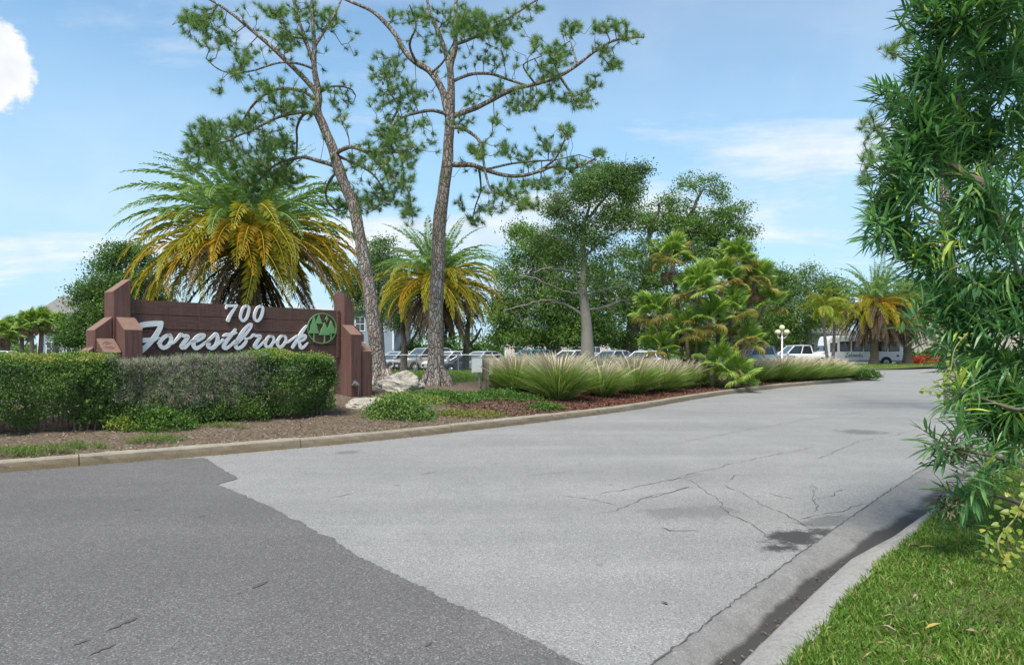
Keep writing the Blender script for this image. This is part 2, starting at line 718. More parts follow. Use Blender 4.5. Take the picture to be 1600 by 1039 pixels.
# dark resurfaced apron in the foreground: ragged joint traced from the photograph
joint_px = [(318, 716), (330, 722), (350, 735), (372, 748), (355, 753), (340, 757), (372, 770), (400, 783), (432, 797), (455, 812), (470, 816), (500, 834),
            (520, 840), (533, 853), (560, 869), (600, 889), (650, 914), (700, 941), (760, 967), (820, 996), (900, 1037), (960, 1068), (1010, 1098)]
jt = [GD(a, b) for a, b in joint_px]
jj = []
for a, b in zip(jt[:-1], jt[1:]):
    n = max(2, int(math.dist(a, b) / .04))
    for i in range(n):
        s = i / n
        jj.append((a[0] + (b[0] - a[0]) * s + random.gauss(0, .008) + .016 * mnoise.noise(Vector((len(jj) * .09, 1.5, 0))), a[1] + (b[1] - a[1]) * s + random.gauss(0, .008) + .016 * mnoise.noise(Vector((len(jj) * .11, 7.5, 0)))))
jj.append(jt[-1])
kk = [tuple(x) for x in KF if x[0] < jt[0][0] - .3]
dp = kk + jj + [(-1.6, .2), (-2.5, -12), (-33.9, -12)]
v = [(x, y, .008) for x, y in dp] + [(x, y, -.02) for x, y in dp]
n = len(dp)
me = bpy.data.meshes.new('resurfaced_asphalt')
me.from_pydata(v, [], [tuple(range(n))[::-1]] + [(i, (i + 1) % n, (i + 1) % n + n, i + n) for i in range(n)])
if me.polygons[0].normal.z < 0:
    me.flip_normals()
me.materials.append(M_DARK)
struct(obj('resurfaced_asphalt', me))

# cracks and tar marks lying in the road
M_CRACK = plain('crack_dirt', (.085, .083, .076), .95, var=.5, vscale=20)


def c7(l): return [(1000 + x * .4612, 560 + y * .4612) for x, y in l]
def c3(l): return [(500 + x * .375, 680 + y * .375) for x, y in l]
def c2(l): return [(x * .375, 680 + y * .375) for x, y in l]


cracks = [c7([(150, 280), (300, 258), (400, 237), (600, 205), (760, 180)]), c7([(0, 435), (80, 420), (150, 400), (240, 380), (430, 335), (590, 300)]),
          c7([(150, 405), (250, 480), (340, 540), (430, 602)]), c7([(280, 425), (330, 452), (380, 480), (480, 530), (575, 575)]),
          c7([(590, 340), (670, 322), (740, 290), (850, 265), (940, 240)]), c7([(0, 480), (90, 455), (170, 435)]),
          c7([(540, 545), (650, 525), (720, 500), (790, 490)]), c7([(580, 480), (640, 465), (700, 445)]), c7([(60, 570), (130, 585), (190, 580)]),
          c7([(290, 415), (340, 395), (380, 398)]), c7([(575, 420), (560, 470), (590, 500), (585, 520)]), c7([(400, 450), (470, 470), (540, 480)]),
          c3([(1020, 250), (1080, 262), (1150, 272), (1230, 290)]), c3([(1150, 250), (1300, 222), (1400, 205), (1500, 178), (1590, 160)]),
          c3([(1160, 330), (1260, 308), (1330, 290), (1400, 250), (1540, 215)]), c3([(850, 170), (1000, 156), (1080, 145)]), c3([(400, 170), (500, 150)]),
          c3([(630, 220), (700, 205)]), c3([(1380, 375), (1480, 395), (1590, 398)]), c3([(40, 262), (150, 240)]), c3([(930, 350), (1050, 335)])]
marks = [c2([(300, 885), (340, 870), (390, 855)]), c2([(370, 930), (430, 900), (490, 872)]), c2([(440, 825), (510, 795), (570, 765)]),
         c2([(980, 668), (1010, 662)]), c2([(1050, 645), (1120, 610)]), c3([(430, 890), (470, 868)]), c3([(1420, 698), (1450, 708)])]


def crack(pxs, w, z, jit=.02, name='crack'):
    pts = np.array([GD(a, b) for a, b in pxs])
    out = []
    for a, b in zip(pts[:-1], pts[1:]):
        m = max(3, int(np.linalg.norm(b - a) / .09))
        for i in range(m):
            out.append(a + (b - a) * i / m)
    out.append(pts[-1])
    out = np.array(out)
    off = np.cumsum(RNG.normal(size=out.shape) * jit * .6, axis=0)
    off -= np.linspace(0, 1, len(out))[:, None] * off[-1]
    out = out + off + RNG.normal(size=out.shape) * jit * .25
    t = unit(np.gradient(out, axis=0))
    nn = np.stack([t[:, 1], -t[:, 0]], -1)
    ww = w * (.35 + RNG.random(len(out)) ** 1.5 * 1.3)
    ww[0] = ww[-1] = .001
    v = np.concatenate([np.c_[out + nn * ww[:, None] * .5, np.full(len(out), z)], np.c_[out - nn * ww[:, None] * .5, np.full(len(out), z)]])
    m = len(out)
    MB().add(v, np.array([(i + 1, i, i + m, i + m + 1) for i in range(m - 1)])).build(name, M_CRACK, road)


for c in cracks:
    crack(c, .008, .004, .03)
for c in marks:
    crack(c, .020, .0125, .006, 'tar_mark')

# --- left kerb, cast in lengths
t = NT('kerb_concrete')
p = t.pos()
n1, n2 = t.noise(p, 1.1, 5, .65), t.noise(p, 14, 5, .7)
c = t.mix(t.rng(n1, .35, .65), (.25, .215, .155), (.33, .305, .25))
sx = t.new('ShaderNodeSeparateXYZ')
t.l.new(p, sx.inputs[0])
rust = t.math('MULTIPLY', t.rng(t.noise(p, .55, 4, .6), .30, .52), t.rng(sx.outputs[2], .16, .06))
c = t.mix(t.math('MULTIPLY', rust, .75), c, (.215, .15, .075))
c = t.mix(t.rng(n2, .5, .75, 0, .6), c, (.12, .11, .09))
c = t.mix(t.rng(t.noise(p, 60, 2), .6, .8, 0, .5), c, (.5, .48, .43))
M_KERB = t.pbr(c, .9, t.bump(t.noise(p, 45, 4, .7), .6, .01), spec=.2)
kroot = struct(obj('kerb', None))
KT = unit(np.gradient(KALL, axis=0))
KN = np.stack([-KT[:, 1], KT[:, 0]], -1)        # inward (left of travel)
ds = np.r_[0, np.cumsum(np.linalg.norm(np.diff(KALL, axis=0), axis=1))]


def kerb_piece(s0, s1, parent, lift=0.0):
    ss = np.arange(s0, s1 + .001, .12 if s1 < 60 else .3)
    ss[-1] = s1
    x = np.interp(ss, ds, KALL[:, 0])
    y = np.interp(ss, ds, KALL[:, 1])
    nx = np.interp(ss, ds, KN[:, 0])
    ny = np.interp(ss, ds, KN[:, 1])
    prof = [(0.0, -.05), (0.006, .06), (.014, .125), (.04, .15), (.09, .155), (.165, .152), (.18, .135), (.185, -.05)]
    V = []
    for i in range(len(ss)):
        for (o, z) in prof:
            j = random.gauss(0, .0035)
            V.append((x[i] + nx[i] * (o + j), y[i] + ny[i] * (o + j), z + (lift + random.gauss(0, .003) if z > .1 else 0)))
    k = len(prof)
    m = len(ss)
    f = [(i * k + j, i * k + j + 1, (i + 1) * k + j + 1, (i + 1) * k + j) for i in range(m - 1) for j in range(k - 1)]
    f += [tuple(range(k - 1, -1, -1)), tuple(range((m - 1) * k, m * k))]
    f = [q[::-1] for q in f]
    return MB().add(V, f).build('kerb_length', M_KERB, parent)


s = 0.0
tot = ds[len(KF) + 16]
while s < tot:
    L = 3.05 if s < 70 else 6
    kerb_piece(s, min(tot, s + L) - .012, kroot, random.gauss(0, .004))
    s += L

# --- right gutter pan and rolled kerb
t = NT('gutter_concrete')
p = t.pos()
a = t.attr()
n1, n2 = t.noise(p, 1.3, 5, .65), t.noise(p, 9, 5, .7)
c = t.mix(t.rng(n1, .3, .7), (.185, .185, .175), (.255, .252, .240))
c = t.mix(t.rng(n2, .48, .72, 0, .5), c, (.12, .116, .108))
cell = t.voronoi(p, 130, 'F1', 'Color')
sc_ = t.new('ShaderNodeSeparateColor')
t.l.new(cell, sc_.inputs[0])
c = t.mix(t.rng(sc_.outputs[0], .75, .95, 0, .35), c, (.42, .41, .39))
c = t.mix(t.rng(sc_.outputs[1], .75, .98, 0, .5), c, (.1, .1, .095))
c = t.mix(t.rng(a, -.1, -.45, 0, .75), c, t.mix(n2, (.25, .245, .225), (.40, .39, .365)))
c = t.mix(t.rng(sc_.outputs[2], .7, .95, 0, .4), c, (.13, .127, .118))
c = t.mix(t.rng(t.noise(p, 26, 5, .7), .52, .72, 0, .55), c, (.12, .115, .10))
c = t.mix(t.rng(t.noise(p, 2.3, 5, .7), .52, .72, 0, .35), c, (.10, .10, .088))
silt = t.math('ADD', a, t.rng(t.noise(t.scale(p, (.7, .7, 1)), 1.8, 5, .65), .3, .7, -.28, .28))
c = t.mix(t.rng(silt, .30, .78, 0, .95, True), c, (.045, .044, .042))
M_GUT = t.pbr(c, .88, t.bump(t.math('ADD', sc_.outputs[0], t.noise(p, 30, 3)), .5, .006), spec=.25)
V, A = [], []
W0 = np.interp(EF[:, 1], [0, 3.5, 5.2, 5.85, 6.7, 10, 30], [.33, .33, .33, .46, .54, .56, .5])   # pan width
WK = np.interp(EF[:, 1], [0, 3.5, 5.2, 5.85, 6.7, 10, 30], [.29, .29, .29, .20, .14, .15, .2])   # kerb width
silt_y = np.interp(EF[:, 1], [0, 3, 5.2, 6.2, 7.2, 8.5, 12, 30], [1, 1, 1, 1.05, .58, .62, .5, .3])
prof_n = 11
for i in range(len(EF)):
    w, k = W0[i], WK[i]
    dipz = np.interp(EF[i, 1], [0, 5, 7, 10], [-.085, -.085, -.055, -.045])
    top = np.interp(EF[i, 1], [0, 5, 7, 10, 40], [.115, .115, .10, .095, .09])
    prof = [(-.015, -.012, 0), (0, .003, .05), (.10, -.004, .1), (w * .48, dipz * .55, .3), (w * .68, dipz * .9, 1), (w * .85, dipz, 1), (w, dipz * .8, .9),
            (w + k * .14, top * .30, .3), (w + k * .34, top * .86, -.5), (w + k * .7, top, -.5), (w + k, top * .88, -.4)]
    for (o, z, q) in prof:
        V.append((EF[i, 0] + en[i, 0] * o + random.gauss(0, .002), EF[i, 1] + en[i, 1] * o, z + random.gauss(0, .0015)))
        A.append(q * silt_y[i] if q > .2 else q)
f = [(i * prof_n + j, (i + 1) * prof_n + j, (i + 1) * prof_n + j + 1, i * prof_n + j + 1) for i in range(len(EF) - 1) for j in range(prof_n - 1)]
f = [q[::-1] for q in f]
go = MB().add(V, f, np.array(A)).build('gutter', M_GUT, smooth=True)
struct(go)
# dark joint between road and gutter
je = [tuple(x) for x in EF[12:112:3]]


def crack_xy(pts, w, z, jit):
    out = np.array(pts)
    out = catmull(out, 8)
    out = out + RNG.normal(size=out.shape) * jit
    tt = unit(np.gradient(out, axis=0))
    nn = np.stack([tt[:, 1], -tt[:, 0]], -1)
    ww = w * (.3 + RNG.random(len(out)) * 1.2)
    m = len(out)
    v = np.concatenate([np.c_[out + nn * ww[:, None] * .5, np.full(m, z)], np.c_[out - nn * ww[:, None] * .5, np.full(m, z)]])
    MB().add(v, np.array([(i + 1, i, i + m, i + m + 1) for i in range(m - 1)])).build('crack', M_CRACK, road)


crack_xy(je, .009, .0065, .007)


# --- island bed (dirt, bark mulch, lawn behind)
def sheet(name, poly, step, zf, mat, extra=None, dens=None):
    """constrained triangulation of an outline with an even grid of points inside"""
    poly = [Vector((float(x), float(y))) for x, y in poly]
    n = len(poly)
    xs = np.array([(q.x, q.y) for q in poly])
    lo, hi = xs.min(0), xs.max(0)
    gx, gy = np.meshgrid(np.arange(lo[0], hi[0], step), np.arange(lo[1], hi[1], step))
    gp = np.c_[gx.ravel(), gy.ravel()] + RNG.normal(size=(gx.size, 2)) * step * .12
    x, y = gp[:, 0], gp[:, 1]
    ins = np.zeros(len(gp), bool)
    j = n - 1
    for i in range(n):
        xi, yi, xj, yj = xs[i, 0], xs[i, 1], xs[j, 0], xs[j, 1]
        c_ = ((yi > y) != (yj > y)) & (x < (xj - xi) * (y - yi) / (yj - yi + 1e-12) + xi)
        ins ^= c_
        j = i
    gp = gp[ins]
    if dens is not None:
        gp = gp[dens(gp)]
    vs = poly + [Vector((float(a_), float(b_))) for a_, b_ in gp]
    ov, _, of, *_ = delaunay_2d_cdt(vs, [(i, (i + 1) % n) for i in range(n)], [], 1, 1e-5)
    ov = np.array([(q.x, q.y) for q in ov])
    z = zf(ov)
    f = np.array([t_ for t_ in of if len(t_) == 3])
    a_ = extra(ov) if extra is not None else .5
    # face up
    e1, e2 = ov[f[:, 1]] - ov[f[:, 0]], ov[f[:, 2]] - ov[f[:, 0]]
    flip = (e1[:, 0] * e2[:, 1] - e1[:, 1] * e2[:, 0]) < 0
    f[flip] = f[flip][:, ::-1]
    return MB().add(np.c_[ov, z], f, a_).build(name, mat, smooth=True)


inner = KALL + KN * .183
inner = inner[ds > 2]
bed_poly = [tuple(q) for q in inner[::2]] + [(-70, -6)]


def lawn_mask(xy):
    """1 = lawn behind the mound, 0 = planting bed"""
    s_ = seg_dist(xy, KF)
    return sstep((s_ - (4.7 + np.clip((xy[:, 0] - 2) * -.2, -2, 1)))) / 1.0 * (xy[:, 0] < 30)


t = NT('planting_bed')
p = t.pos()
sx = t.new('ShaderNodeSeparateXYZ')
t.l.new(p, sx.inputs[0])
n1, n2 = t.noise(p, 1.6, 5, .65), t.noise(p, 22, 5, .7)
vor = t.voronoi(t.scale(p, (1, 1, 1)), 28, 'F1', 'Color')
vs_ = t.new('ShaderNodeSeparateColor')
t.l.new(vor, vs_.inputs[0])
dirt = t.mix(n1, (.125, .095, .066), (.20, .158, .115))
dirt = t.mix(t.rng(n2, .4, .7, 0, .7), dirt, (.085, .062, .045))
dirt = t.mix(t.rng(vs_.outputs[1], .85, .97, 0, .6), dirt, (.36, .32, .26))
bark = t.mix(vs_.outputs[0], (.075, .032, .023), (.19, .088, .062))
bark = t.mix(t.rng(n2, .5, .75, 0, .6), bark, (.035, .014, .01))
isb = t.rng(t.math('ADD', sx.outputs[0], t.math('MULTIPLY', n1, 2.0)), 1.5, 2.8)
c = t.mix(isb, dirt, bark)
gr = t.mix(t.noise(p, 6, 4, .7), (.05, .085, .02), (.13, .16, .05))
c = t.mix(t.rng(t.math('ADD', t.attr(), t.math('MULTIPLY', n1, .5)), .55, .75), c, gr)
M_BED = t.pbr(c, .95, t.bump(t.math('ADD', n2, vs_.outputs[0]), .9, .03), spec=.1)
bed = sheet('garden_bed', bed_poly, .45, lambda xy: isl_z(xy) - .012 + RNG.normal(size=len(xy)) * .012, M_BED, lawn_mask,
            lambda g_: (g_[:, 0] > -14) | (RNG.random(len(g_)) < .1))
struct(bed)

# --- right-hand lawn
inner_r = EF + en * (W0 + WK - .02)[:, None]
lawn_poly = [tuple(q) for q in inner_r[::3]] + [(60, -6), (8, -6), (-.5, -3)]
t = NT('lawn_soil')
p = t.pos()
M_SOIL = t.pbr(t.mix(t.noise(p, 5, 5, .7), (.045, .075, .018), (.13, .12, .06)), .95, t.bump(t.noise(p, 30, 4), .6, .02), spec=.1)


def lawn_z(xy):
    s_ = seg_dist(xy, EF)
    return .085 + .03 * sstep(s_ / 3.0) + .10 * sstep((s_ - 1) / 8)


lawn = sheet('lawn', lawn_poly, .6, lambda xy: lawn_z(xy) + RNG.normal(size=len(xy)) * .006, M_SOIL, None,
             lambda g_: (g_[:, 1] < 14) & (g_[:, 0] < 14) | (RNG.random(len(g_)) < .2))
struct(lawn)


# --- lawn with the far palms, parking lots behind
def pl_z(xy):
    return .10 * sstep((xy[:, 1] - np.interp(xy[:, 0], [14, 20, 25.6, 31, 36, 41], [50.6, 51.2, 52, 54.2, 57.5, 60.5])) / .8) + .012 + .16 * sstep((9 - np.abs(xy[:, 0] - 34) * .6) / 7) * sstep((xy[:, 1] - 51) / 6)


pl_poly = catmull([(14, 50.6), (20, 51.2), (25.6, 52), (31, 54.2), (36, 57.5), (41, 60.5)], 5).tolist() + [(41, 63), (14, 63)]
plawn = sheet('palm_lawn', pl_poly, 1.0, pl_z, M_FARGRASS)
struct(plawn)
lot = MB().add([(-120, 44, -.03), (75, 44, -.03), (75, 110, -.03), (-120, 110, -.03)], [(0, 1, 2, 3)]).build('parking_lot', M_LOT)
struct(lot)
# pale kerb line along the far lot
MB().box(-45, 8, 47.6, 47.8, -.03, .11).build('lot_kerb', M_KERB)
struct(bpy.data.objects['lot_kerb'])

# ================================================================== the entrance sign
t = NT('stained_redwood')
p = t.objc()
g1 = t.noise(t.scale(p, (1.2, 1.2, 14)), 3.2, 6, .65, .4)
g2 = t.noise(p, 1.7, 4, .6)
g3 = t.noise(p, 26, 4, .7)
oi = t.new('ShaderNodeObjectInfo').outputs['Random']
c = t.mix(t.rng(g1, .35, .65), (.122, .062, .050), (.185, .100, .080))
c = t.mix(t.rng(g2, .45, .7, 0, .5), c, (.115, .085, .058))
c = t.mix(t.rng(g3, .55, .8, 0, .4), c, (.19, .12, .10))
c = t.mix(t.rng(oi, 0, 1, 0, .30), c, (.06, .035, .03))
stk = t.noise(t.scale(p, (9, 1, .7)), 1.6, 6, .7)
c = t.mix(t.rng(stk, .52, .74, 0, .55), c, (.20, .135, .115))
c = t.mix(t.rng(t.noise(t.scale(p, (6, 1, .5), (3, 0, 1)), 2.0, 5, .7), .55, .72, 0, .55), c, (.05, .032, .026))
M_PLANK = t.pbr(c, .82, t.bump(t.math('ADD', g1, t.math('MULTIPLY', g3, .5)), .5, .012), spec=.2)
t = NT('stained_timber_post')
p = t.objc()
g1 = t.noise(t.scale(p, (14, 14, .9)), 1.5, 6, .65, .4)
g2 = t.noise(p, 1.7, 4, .6)
g3 = t.noise(p, 26, 4, .7)
c = t.mix(t.rng(g1, .35, .65), (.108, .055, .046), (.172, .092, .076))
c = t.mix(t.rng(g2, .45, .72, 0, .5), c, (.135, .075, .062))
c = t.mix(t.rng(g3, .55, .8, 0, .4), c, (.2, .12, .1))
M_POST = t.pbr(c, .82, t.bump(t.math('ADD', g1, t.math('MULTIPLY', g3, .5)), .5, .012), spec=.2)
t = NT('end_grain')
p = t.objc()
rings = t.noise(p, 9, 5, .7)
c = t.mix(rings, (.15, .085, .065), (.28, .18, .14))
M_END = t.pbr(c, .85, t.bump(rings, .4, .01), spec=.2)
M_WHITE = plain('weathered_white_paint', (.80, .81, .80), .5, var=.10, vscale=9)
M_GREEN = plain('pale_green_paint', (.17, .37, .14), .55, var=.12, vscale=7)
M_STEEL = plain('galvanised_steel', (.30, .31, .31), .45, .7, var=.15, vscale=12)
M_BLACK = plain('black_plastic', (.03, .03, .03), .6)

SL, SU = np.array((-7.31, 13.0)), np.array((.623, .782))
SN = np.array((SU[1], -SU[0]))
PL = 4.86
zs = min(hgt(-7.3, 13), hgt(-4.28, 16.8)) - .05
sign = thing('entrance_sign', 'dark red timber entrance sign with white script lettering behind the hedge', 'sign', (SL[0], SL[1], zs),
             math.atan2(SU[1], SU[0]))


def sgn(px, py):
    """photo pixel -> (u, z) on the face of the sign, in the sign's own frame"""
    dx_, dz_ = (px - CX) / F, (HY - py) / F
    n3 = SN[0] * dx_ + SN[1]
    t_ = (SL @ SN) / n3
    h = np.array((dx_ * t_, t_))
    return float((h - SL) @ SU), EYE + dz_ * t_ - zs


# boards: four wide planks, slightly uneven
PB, PT = 1.43 - zs, 2.56 - zs
nb = 4
bh = (PT - PB) / nb
for i in range(nb):
    z0 = PB + i * bh + .005
    z1 = PB + (i + 1) * bh - .006
    off = [.0, .006, -.004, .003][i]
    k = 24
    xs_ = np.linspace(.0, PL, k)
    V = []
    for y_ in (-.045 + off, .045 + off):
        for zz, sg in ((z0, -1), (z1, 1)):
            for x_ in xs_:
                wav = .006 * mnoise.noise(Vector((x_ * 1.3, i * 7.0 + sg, 0))) + (.006 * mnoise.noise(Vector((x_ * 4, 3, 1))) if i == nb - 1 and sg > 0 else 0)
                V.append((x_, y_, zz + wav))
    f = []
    for j in range(k - 1):
        f += [(j, j + 1, k + j + 1, k + j), (2 * k + j + 1, 2 * k + j, 3 * k + j, 3 * k + j + 1), (k + j, k + j + 1, 3 * k + j + 1, 3 * k + j), (j + 1, j, 2 * k + j, 2 * k + j + 1)]
    f += [(0, k, 3 * k, 2 * k), (k - 1, 3 * k - 1, 4 * k - 1, 2 * k - 1)]
    MB().add(V, f).build('plank', M_PLANK, sign, local=True)
# a dark backing board closes the joints, edge battens at both ends
MB().box(.03, PL - .03, .052, .075, PB + .02, PT - .03).build('backing_board', M_PLANK, sign, local=True)
for x0 in (.0, PL - .09):
    MB().box(x0 + .005, x0 + .085, -.085, -.055, PB - .03, PT - .01).build('batten', M_PLANK, sign, local=True)
for i in range(9):
    for x0 in (.045, PL - .045):
        b = MB()
        sweep(b, [(x0, -.085, PB + .05 + i * .13), (x0, -.098, PB + .05 + i * .13)], .012, 6)
        b.build('bolt', M_POST, sign, local=True)


def post(u0, u1, w0, w1, ztops, cap, name='post'):
    """timber; ztops = heights at (u0,w0),(u1,w0),(u0,w1),(u1,w1); w0 front (negative), chamfered upright edges"""
    e = .018
    pl = [(u0 + e, w0), (u1 - e, w0), (u1, w0 + e), (u1, w1 - e), (u1 - e, w1), (u0 + e, w1), (u0, w1 - e), (u0, w0 + e)]

    def zt(u, w):
        a_, b_ = (u - u0) / (u1 - u0), (w - w0) / (w1 - w0)
        z00, z10, z01, z11 = ztops
        return (z00 * (1 - a_) + z10 * a_) * (1 - b_) + (z01 * (1 - a_) + z11 * a_) * b_
    V = [(u, w, -.15) for u, w in pl] + [(u, w, zt(u, w)) for u, w in pl]
    f = [(i, (i + 1) % 8, (i + 1) % 8 + 8, i + 8) for i in range(8)]
    o = MB().add(V, f).build(name, M_POST, sign, local=True)
    V2 = [(u, w, zt(u, w)) for u, w in pl]
    MB().add(V2, [tuple(range(8))]).build('end_grain', M_END, o, local=True)
    return o


def Z(z):
    return z - zs


for side in (0, 1):
    def U(a_, b_):
        a_, b_ = (a_ * .82, b_ * .82 if b_ < 0 else b_)
        return (a_, b_) if side == 0 else (PL - b_, PL - a_)

    def T(zo, zi):      # heights outer, inner
        return (zo, zi) if side == 0 else (zi, zo)
    dz_ = 0.0 if side == 0 else .06
    a0, a1 = T(Z(2.67 + dz_), Z(2.93 + dz_))
    post(*U(-.42, -.03), -.20, .20, (a0, a1, a0, a1), True)
    post(*U(-.36, .04), -.55, -.203, (Z(1.96), Z(1.96), Z(2.20), Z(2.20)), True)
    a0, a1 = T(Z(1.95), Z(2.20))
    post(*U(-.80, -.423), -.20, .20, (a0, a1, a0, a1), True)
    post(*U(-.765, -.40), -.53, -.203, (Z(1.55), Z(1.55), Z(1.80), Z(1.80)), True)
    a0, a1 = T(Z(1.45), Z(1.64))
    post(*U(-1.12, -.803), -.20, .20, (a0, a1, a0, a1), True)
# carved ring on the low left block
b = MB()
ang = np.linspace(0, 2 * math.pi, 25)
for rr in (.085, .045):
    pts_ = [(-.48 + rr * math.cos(q) * 1.15, -.37 + rr * math.sin(q) * .9, Z(1.55) + .25 * ((-.37 + rr * math.sin(q) * .9 + .53) / .327) + .004) for q in ang]
    sweep(b, pts_, .008, 5, cap=False)
b.build('carved_ring', M_END, sign, local=True)


# lettering: brush strokes traced as (x, y, width) in enlarged photo pixels
def A1(l): return [(190 + x * .1125, 460 + y * .1125, w * .1125) for x, y, w in l]
def A2(l): return [(340 + x * .16363, 460 + y * .16363, w * .16363) for x, y, w in l]


def ring(cx, cy, s=1.0):
    return [(cx + 22 * s, cy - 56 * s, 24), (cx - 8 * s, cy - 50 * s, 28), (cx - 34 * s, cy - 10 * s, 33), (cx - 40 * s, cy + 28 * s, 33), (cx - 15 * s, cy + 52 * s, 33),
            (cx + 20 * s, cy + 28 * s, 31), (cx + 40 * s, cy - 14 * s, 31), (cx + 32 * s, cy - 48 * s, 29), (cx + 12 * s, cy - 57 * s, 24)]


def zero(cx, cy):
    return [(cx + 22, cy - 72, 24), (cx - 12, cy - 55, 28), (cx - 38, cy + 10, 30), (cx - 36, cy + 52, 30), (cx - 12, cy + 70, 28), (cx + 20, cy + 40, 30),
            (cx + 38, cy - 20, 32), (cx + 38, cy - 60, 29), (cx + 16, cy - 74, 24)]


letters = [
    [A1([(132, 512, 26), (165, 478, 66), (215, 446, 82), (300, 420, 84), (420, 408, 84), (500, 405, 78), (530, 405, 56)]),
     A1([(525, 392, 66), (512, 450, 74), (480, 520, 76), (425, 605, 76), (335, 705, 78), (235, 795, 78), (150, 855, 66), (95, 890, 40)]),
     A1([(205, 668, 44), (260, 642, 70), (330, 636, 74), (410, 632, 66), (495, 600, 20)])],
    [A1([(655, 560, 34), (590, 580, 56), (520, 640, 62), (505, 700, 64), (550, 742, 62), (620, 715, 60), (660, 650, 62), (655, 590, 60), (615, 562, 40)]),
     A1([(470, 682, 18), (505, 655, 40)]), A1([(640, 690, 40), (700, 665, 40), (765, 600, 40)])],
    [A1([(735, 620, 26), (775, 585, 52), (800, 555, 46), (830, 575, 56), (890, 585, 62), (875, 625, 64), (835, 680, 66), (808, 728, 68), (845, 742, 56), (890, 705, 46), (955, 640, 38)])],
    [A1([(945, 655, 36), (1020, 645, 44), (1095, 605, 48), (1125, 570, 42), (1095, 556, 40), (1035, 580, 54), (985, 640, 64), (970, 705, 66), (1005, 748, 62), (1065, 725, 52), (1140, 665, 38), (1190, 630, 34)])],
    [A1([(1130, 680, 26), (1190, 630, 44), (1250, 575, 46), (1285, 545, 44), (1302, 580, 58), (1305, 640, 62), (1285, 705, 64), (1235, 745, 60), (1185, 735, 54), (1165, 700, 50), (1200, 690, 36)]),
     A1([(1265, 715, 40), (1320, 685, 42), (1385, 630, 38)])],
    [A1([(1555, 490, 42), (1510, 550, 54), (1450, 620, 60), (1405, 690, 64), (1392, 735, 62), (1425, 748, 54), (1480, 715, 44), (1560, 640, 34)]),
     A1([(1385, 580, 30), (1430, 560, 50), (1490, 556, 54), (1568, 530, 30)])],
    [A2([(140, 490, 16), (180, 455, 28), (245, 385, 30), (295, 320, 28), (305, 285, 24), (280, 292, 28), (235, 340, 34), (185, 415, 38), (155, 480, 38), (165, 512, 38), (205, 505, 36), (245, 465, 34), (255, 430, 30), (232, 415, 22)]),
     A2([(250, 425, 20), (285, 418, 20), (315, 400, 20)])],
    [A2([(285, 425, 12), (312, 400, 28), (325, 384, 26), (345, 395, 30), (388, 398, 36), (375, 425, 38), (350, 465, 38), (335, 500, 38), (358, 508, 32), (390, 485, 26), (430, 445, 20)])],
    [A2(ring(478, 455)), A2([(500, 470, 20), (540, 452, 20), (568, 430, 20)])],
    [A2(ring(593, 452)), A2([(615, 468, 20), (660, 452, 22), (705, 420, 20), (740, 395, 18)])],
    [A2([(832, 300, 18), (800, 340, 34), (755, 410, 38), (715, 475, 38), (695, 508, 32)]),
     A2([(715, 465, 18), (765, 415, 26), (805, 392, 30), (822, 402, 30), (805, 428, 30), (765, 450, 24)]),
     A2([(750, 445, 24), (765, 480, 36), (775, 510, 36), (805, 500, 28), (842, 462, 14)])],
    [A2([(62, 138, 18), (76, 112, 28), (120, 110, 28), (168, 106, 24)]), A2([(166, 104, 24), (135, 150, 28), (100, 205, 34), (80, 252, 36)])],
    [A2(zero(240, 184))], [A2(zero(373, 186))]]


def stroke(mb, s, y_front, y_back):
    q = catmull([sgn(x, y) + (w * 1.0,) for x, y, w in s], 5)
    # pixel widths to metres on the sign
    mid = q[len(q) // 2]
    d_ = SL[1] + mid[0] * SU[1]
    wid = q[:, 2] * .9 * d_ / F
    p2 = q[:, :2]
    tt = unit(np.gradient(p2, axis=0))
    nn = np.stack([-tt[:, 1], tt[:, 0]], -1)
    k = len(p2)
    Lp, Rp = p2 + nn * wid[:, None] * .5, p2 - nn * wid[:, None] * .5
    # round ends
    def cap(c_, d0, w_, sgn_):
        out = []
        for a_ in np.linspace(-math.pi / 2, math.pi / 2, 5)[1:-1]:
            out.append(c_ + sgn_ * d0 * math.cos(a_) * w_ * .42 + np.array((-d0[1], d0[0])) * math.sin(a_) * w_ * .5)
        return out
    V = []
    for yy in (y_front, y_back):
        V += [(a_[0], yy, a_[1]) for a_ in Lp] + [(a_[0], yy, a_[1]) for a_ in Rp]
    f = []
    for i in range(k - 1):
        f += [(i, k + i, k + i + 1, i + 1), (2 * k + i, 2 * k + i + 1, 3 * k + i + 1, 3 * k + i), (i, i + 1, 2 * k + i + 1, 2 * k + i), (k + i + 1, k + i, 3 * k + i, 3 * k + i + 1)]
    base = len(V)
    for end, c_, d0, w_, sg, li, ri in ((0, p2[0], tt[0], wid[0], -1, 0, k), (1, p2[-1], tt[-1], wid[-1], 1, k - 1, 2 * k - 1)):
        cp = cap(c_, d0, w_, sg)
        m = len(cp)
        i0 = len(V)
        V += [(a_[0], y_front, a_[1]) for a_ in cp] + [(a_[0], y_back, a_[1]) for a_ in cp]
        loop = [ri] + [i0 + j for j in range(m)] + [li]
        f.append(tuple(loop if sg > 0 else loop))
        bl = [ri + 2 * k] + [i0 + m + j for j in range(m)] + [li + 2 * k]
        for j in range(len(loop) - 1):
            f.append((loop[j], bl[j], bl[j + 1], loop[j + 1]))
    mb.add(V, f)


for li, L in enumerate(letters):
    b = MB()
    for k, s in enumerate(L):
        stroke(b, s, -.088 - k * .002, -.056)
    b.build('letter' if li < 11 else 'digit', M_WHITE, sign, local=True)


# round emblem: ring and five conifers
def E(x, y):
    return sgn(340 + x * .16363, 460 + y * .16363)


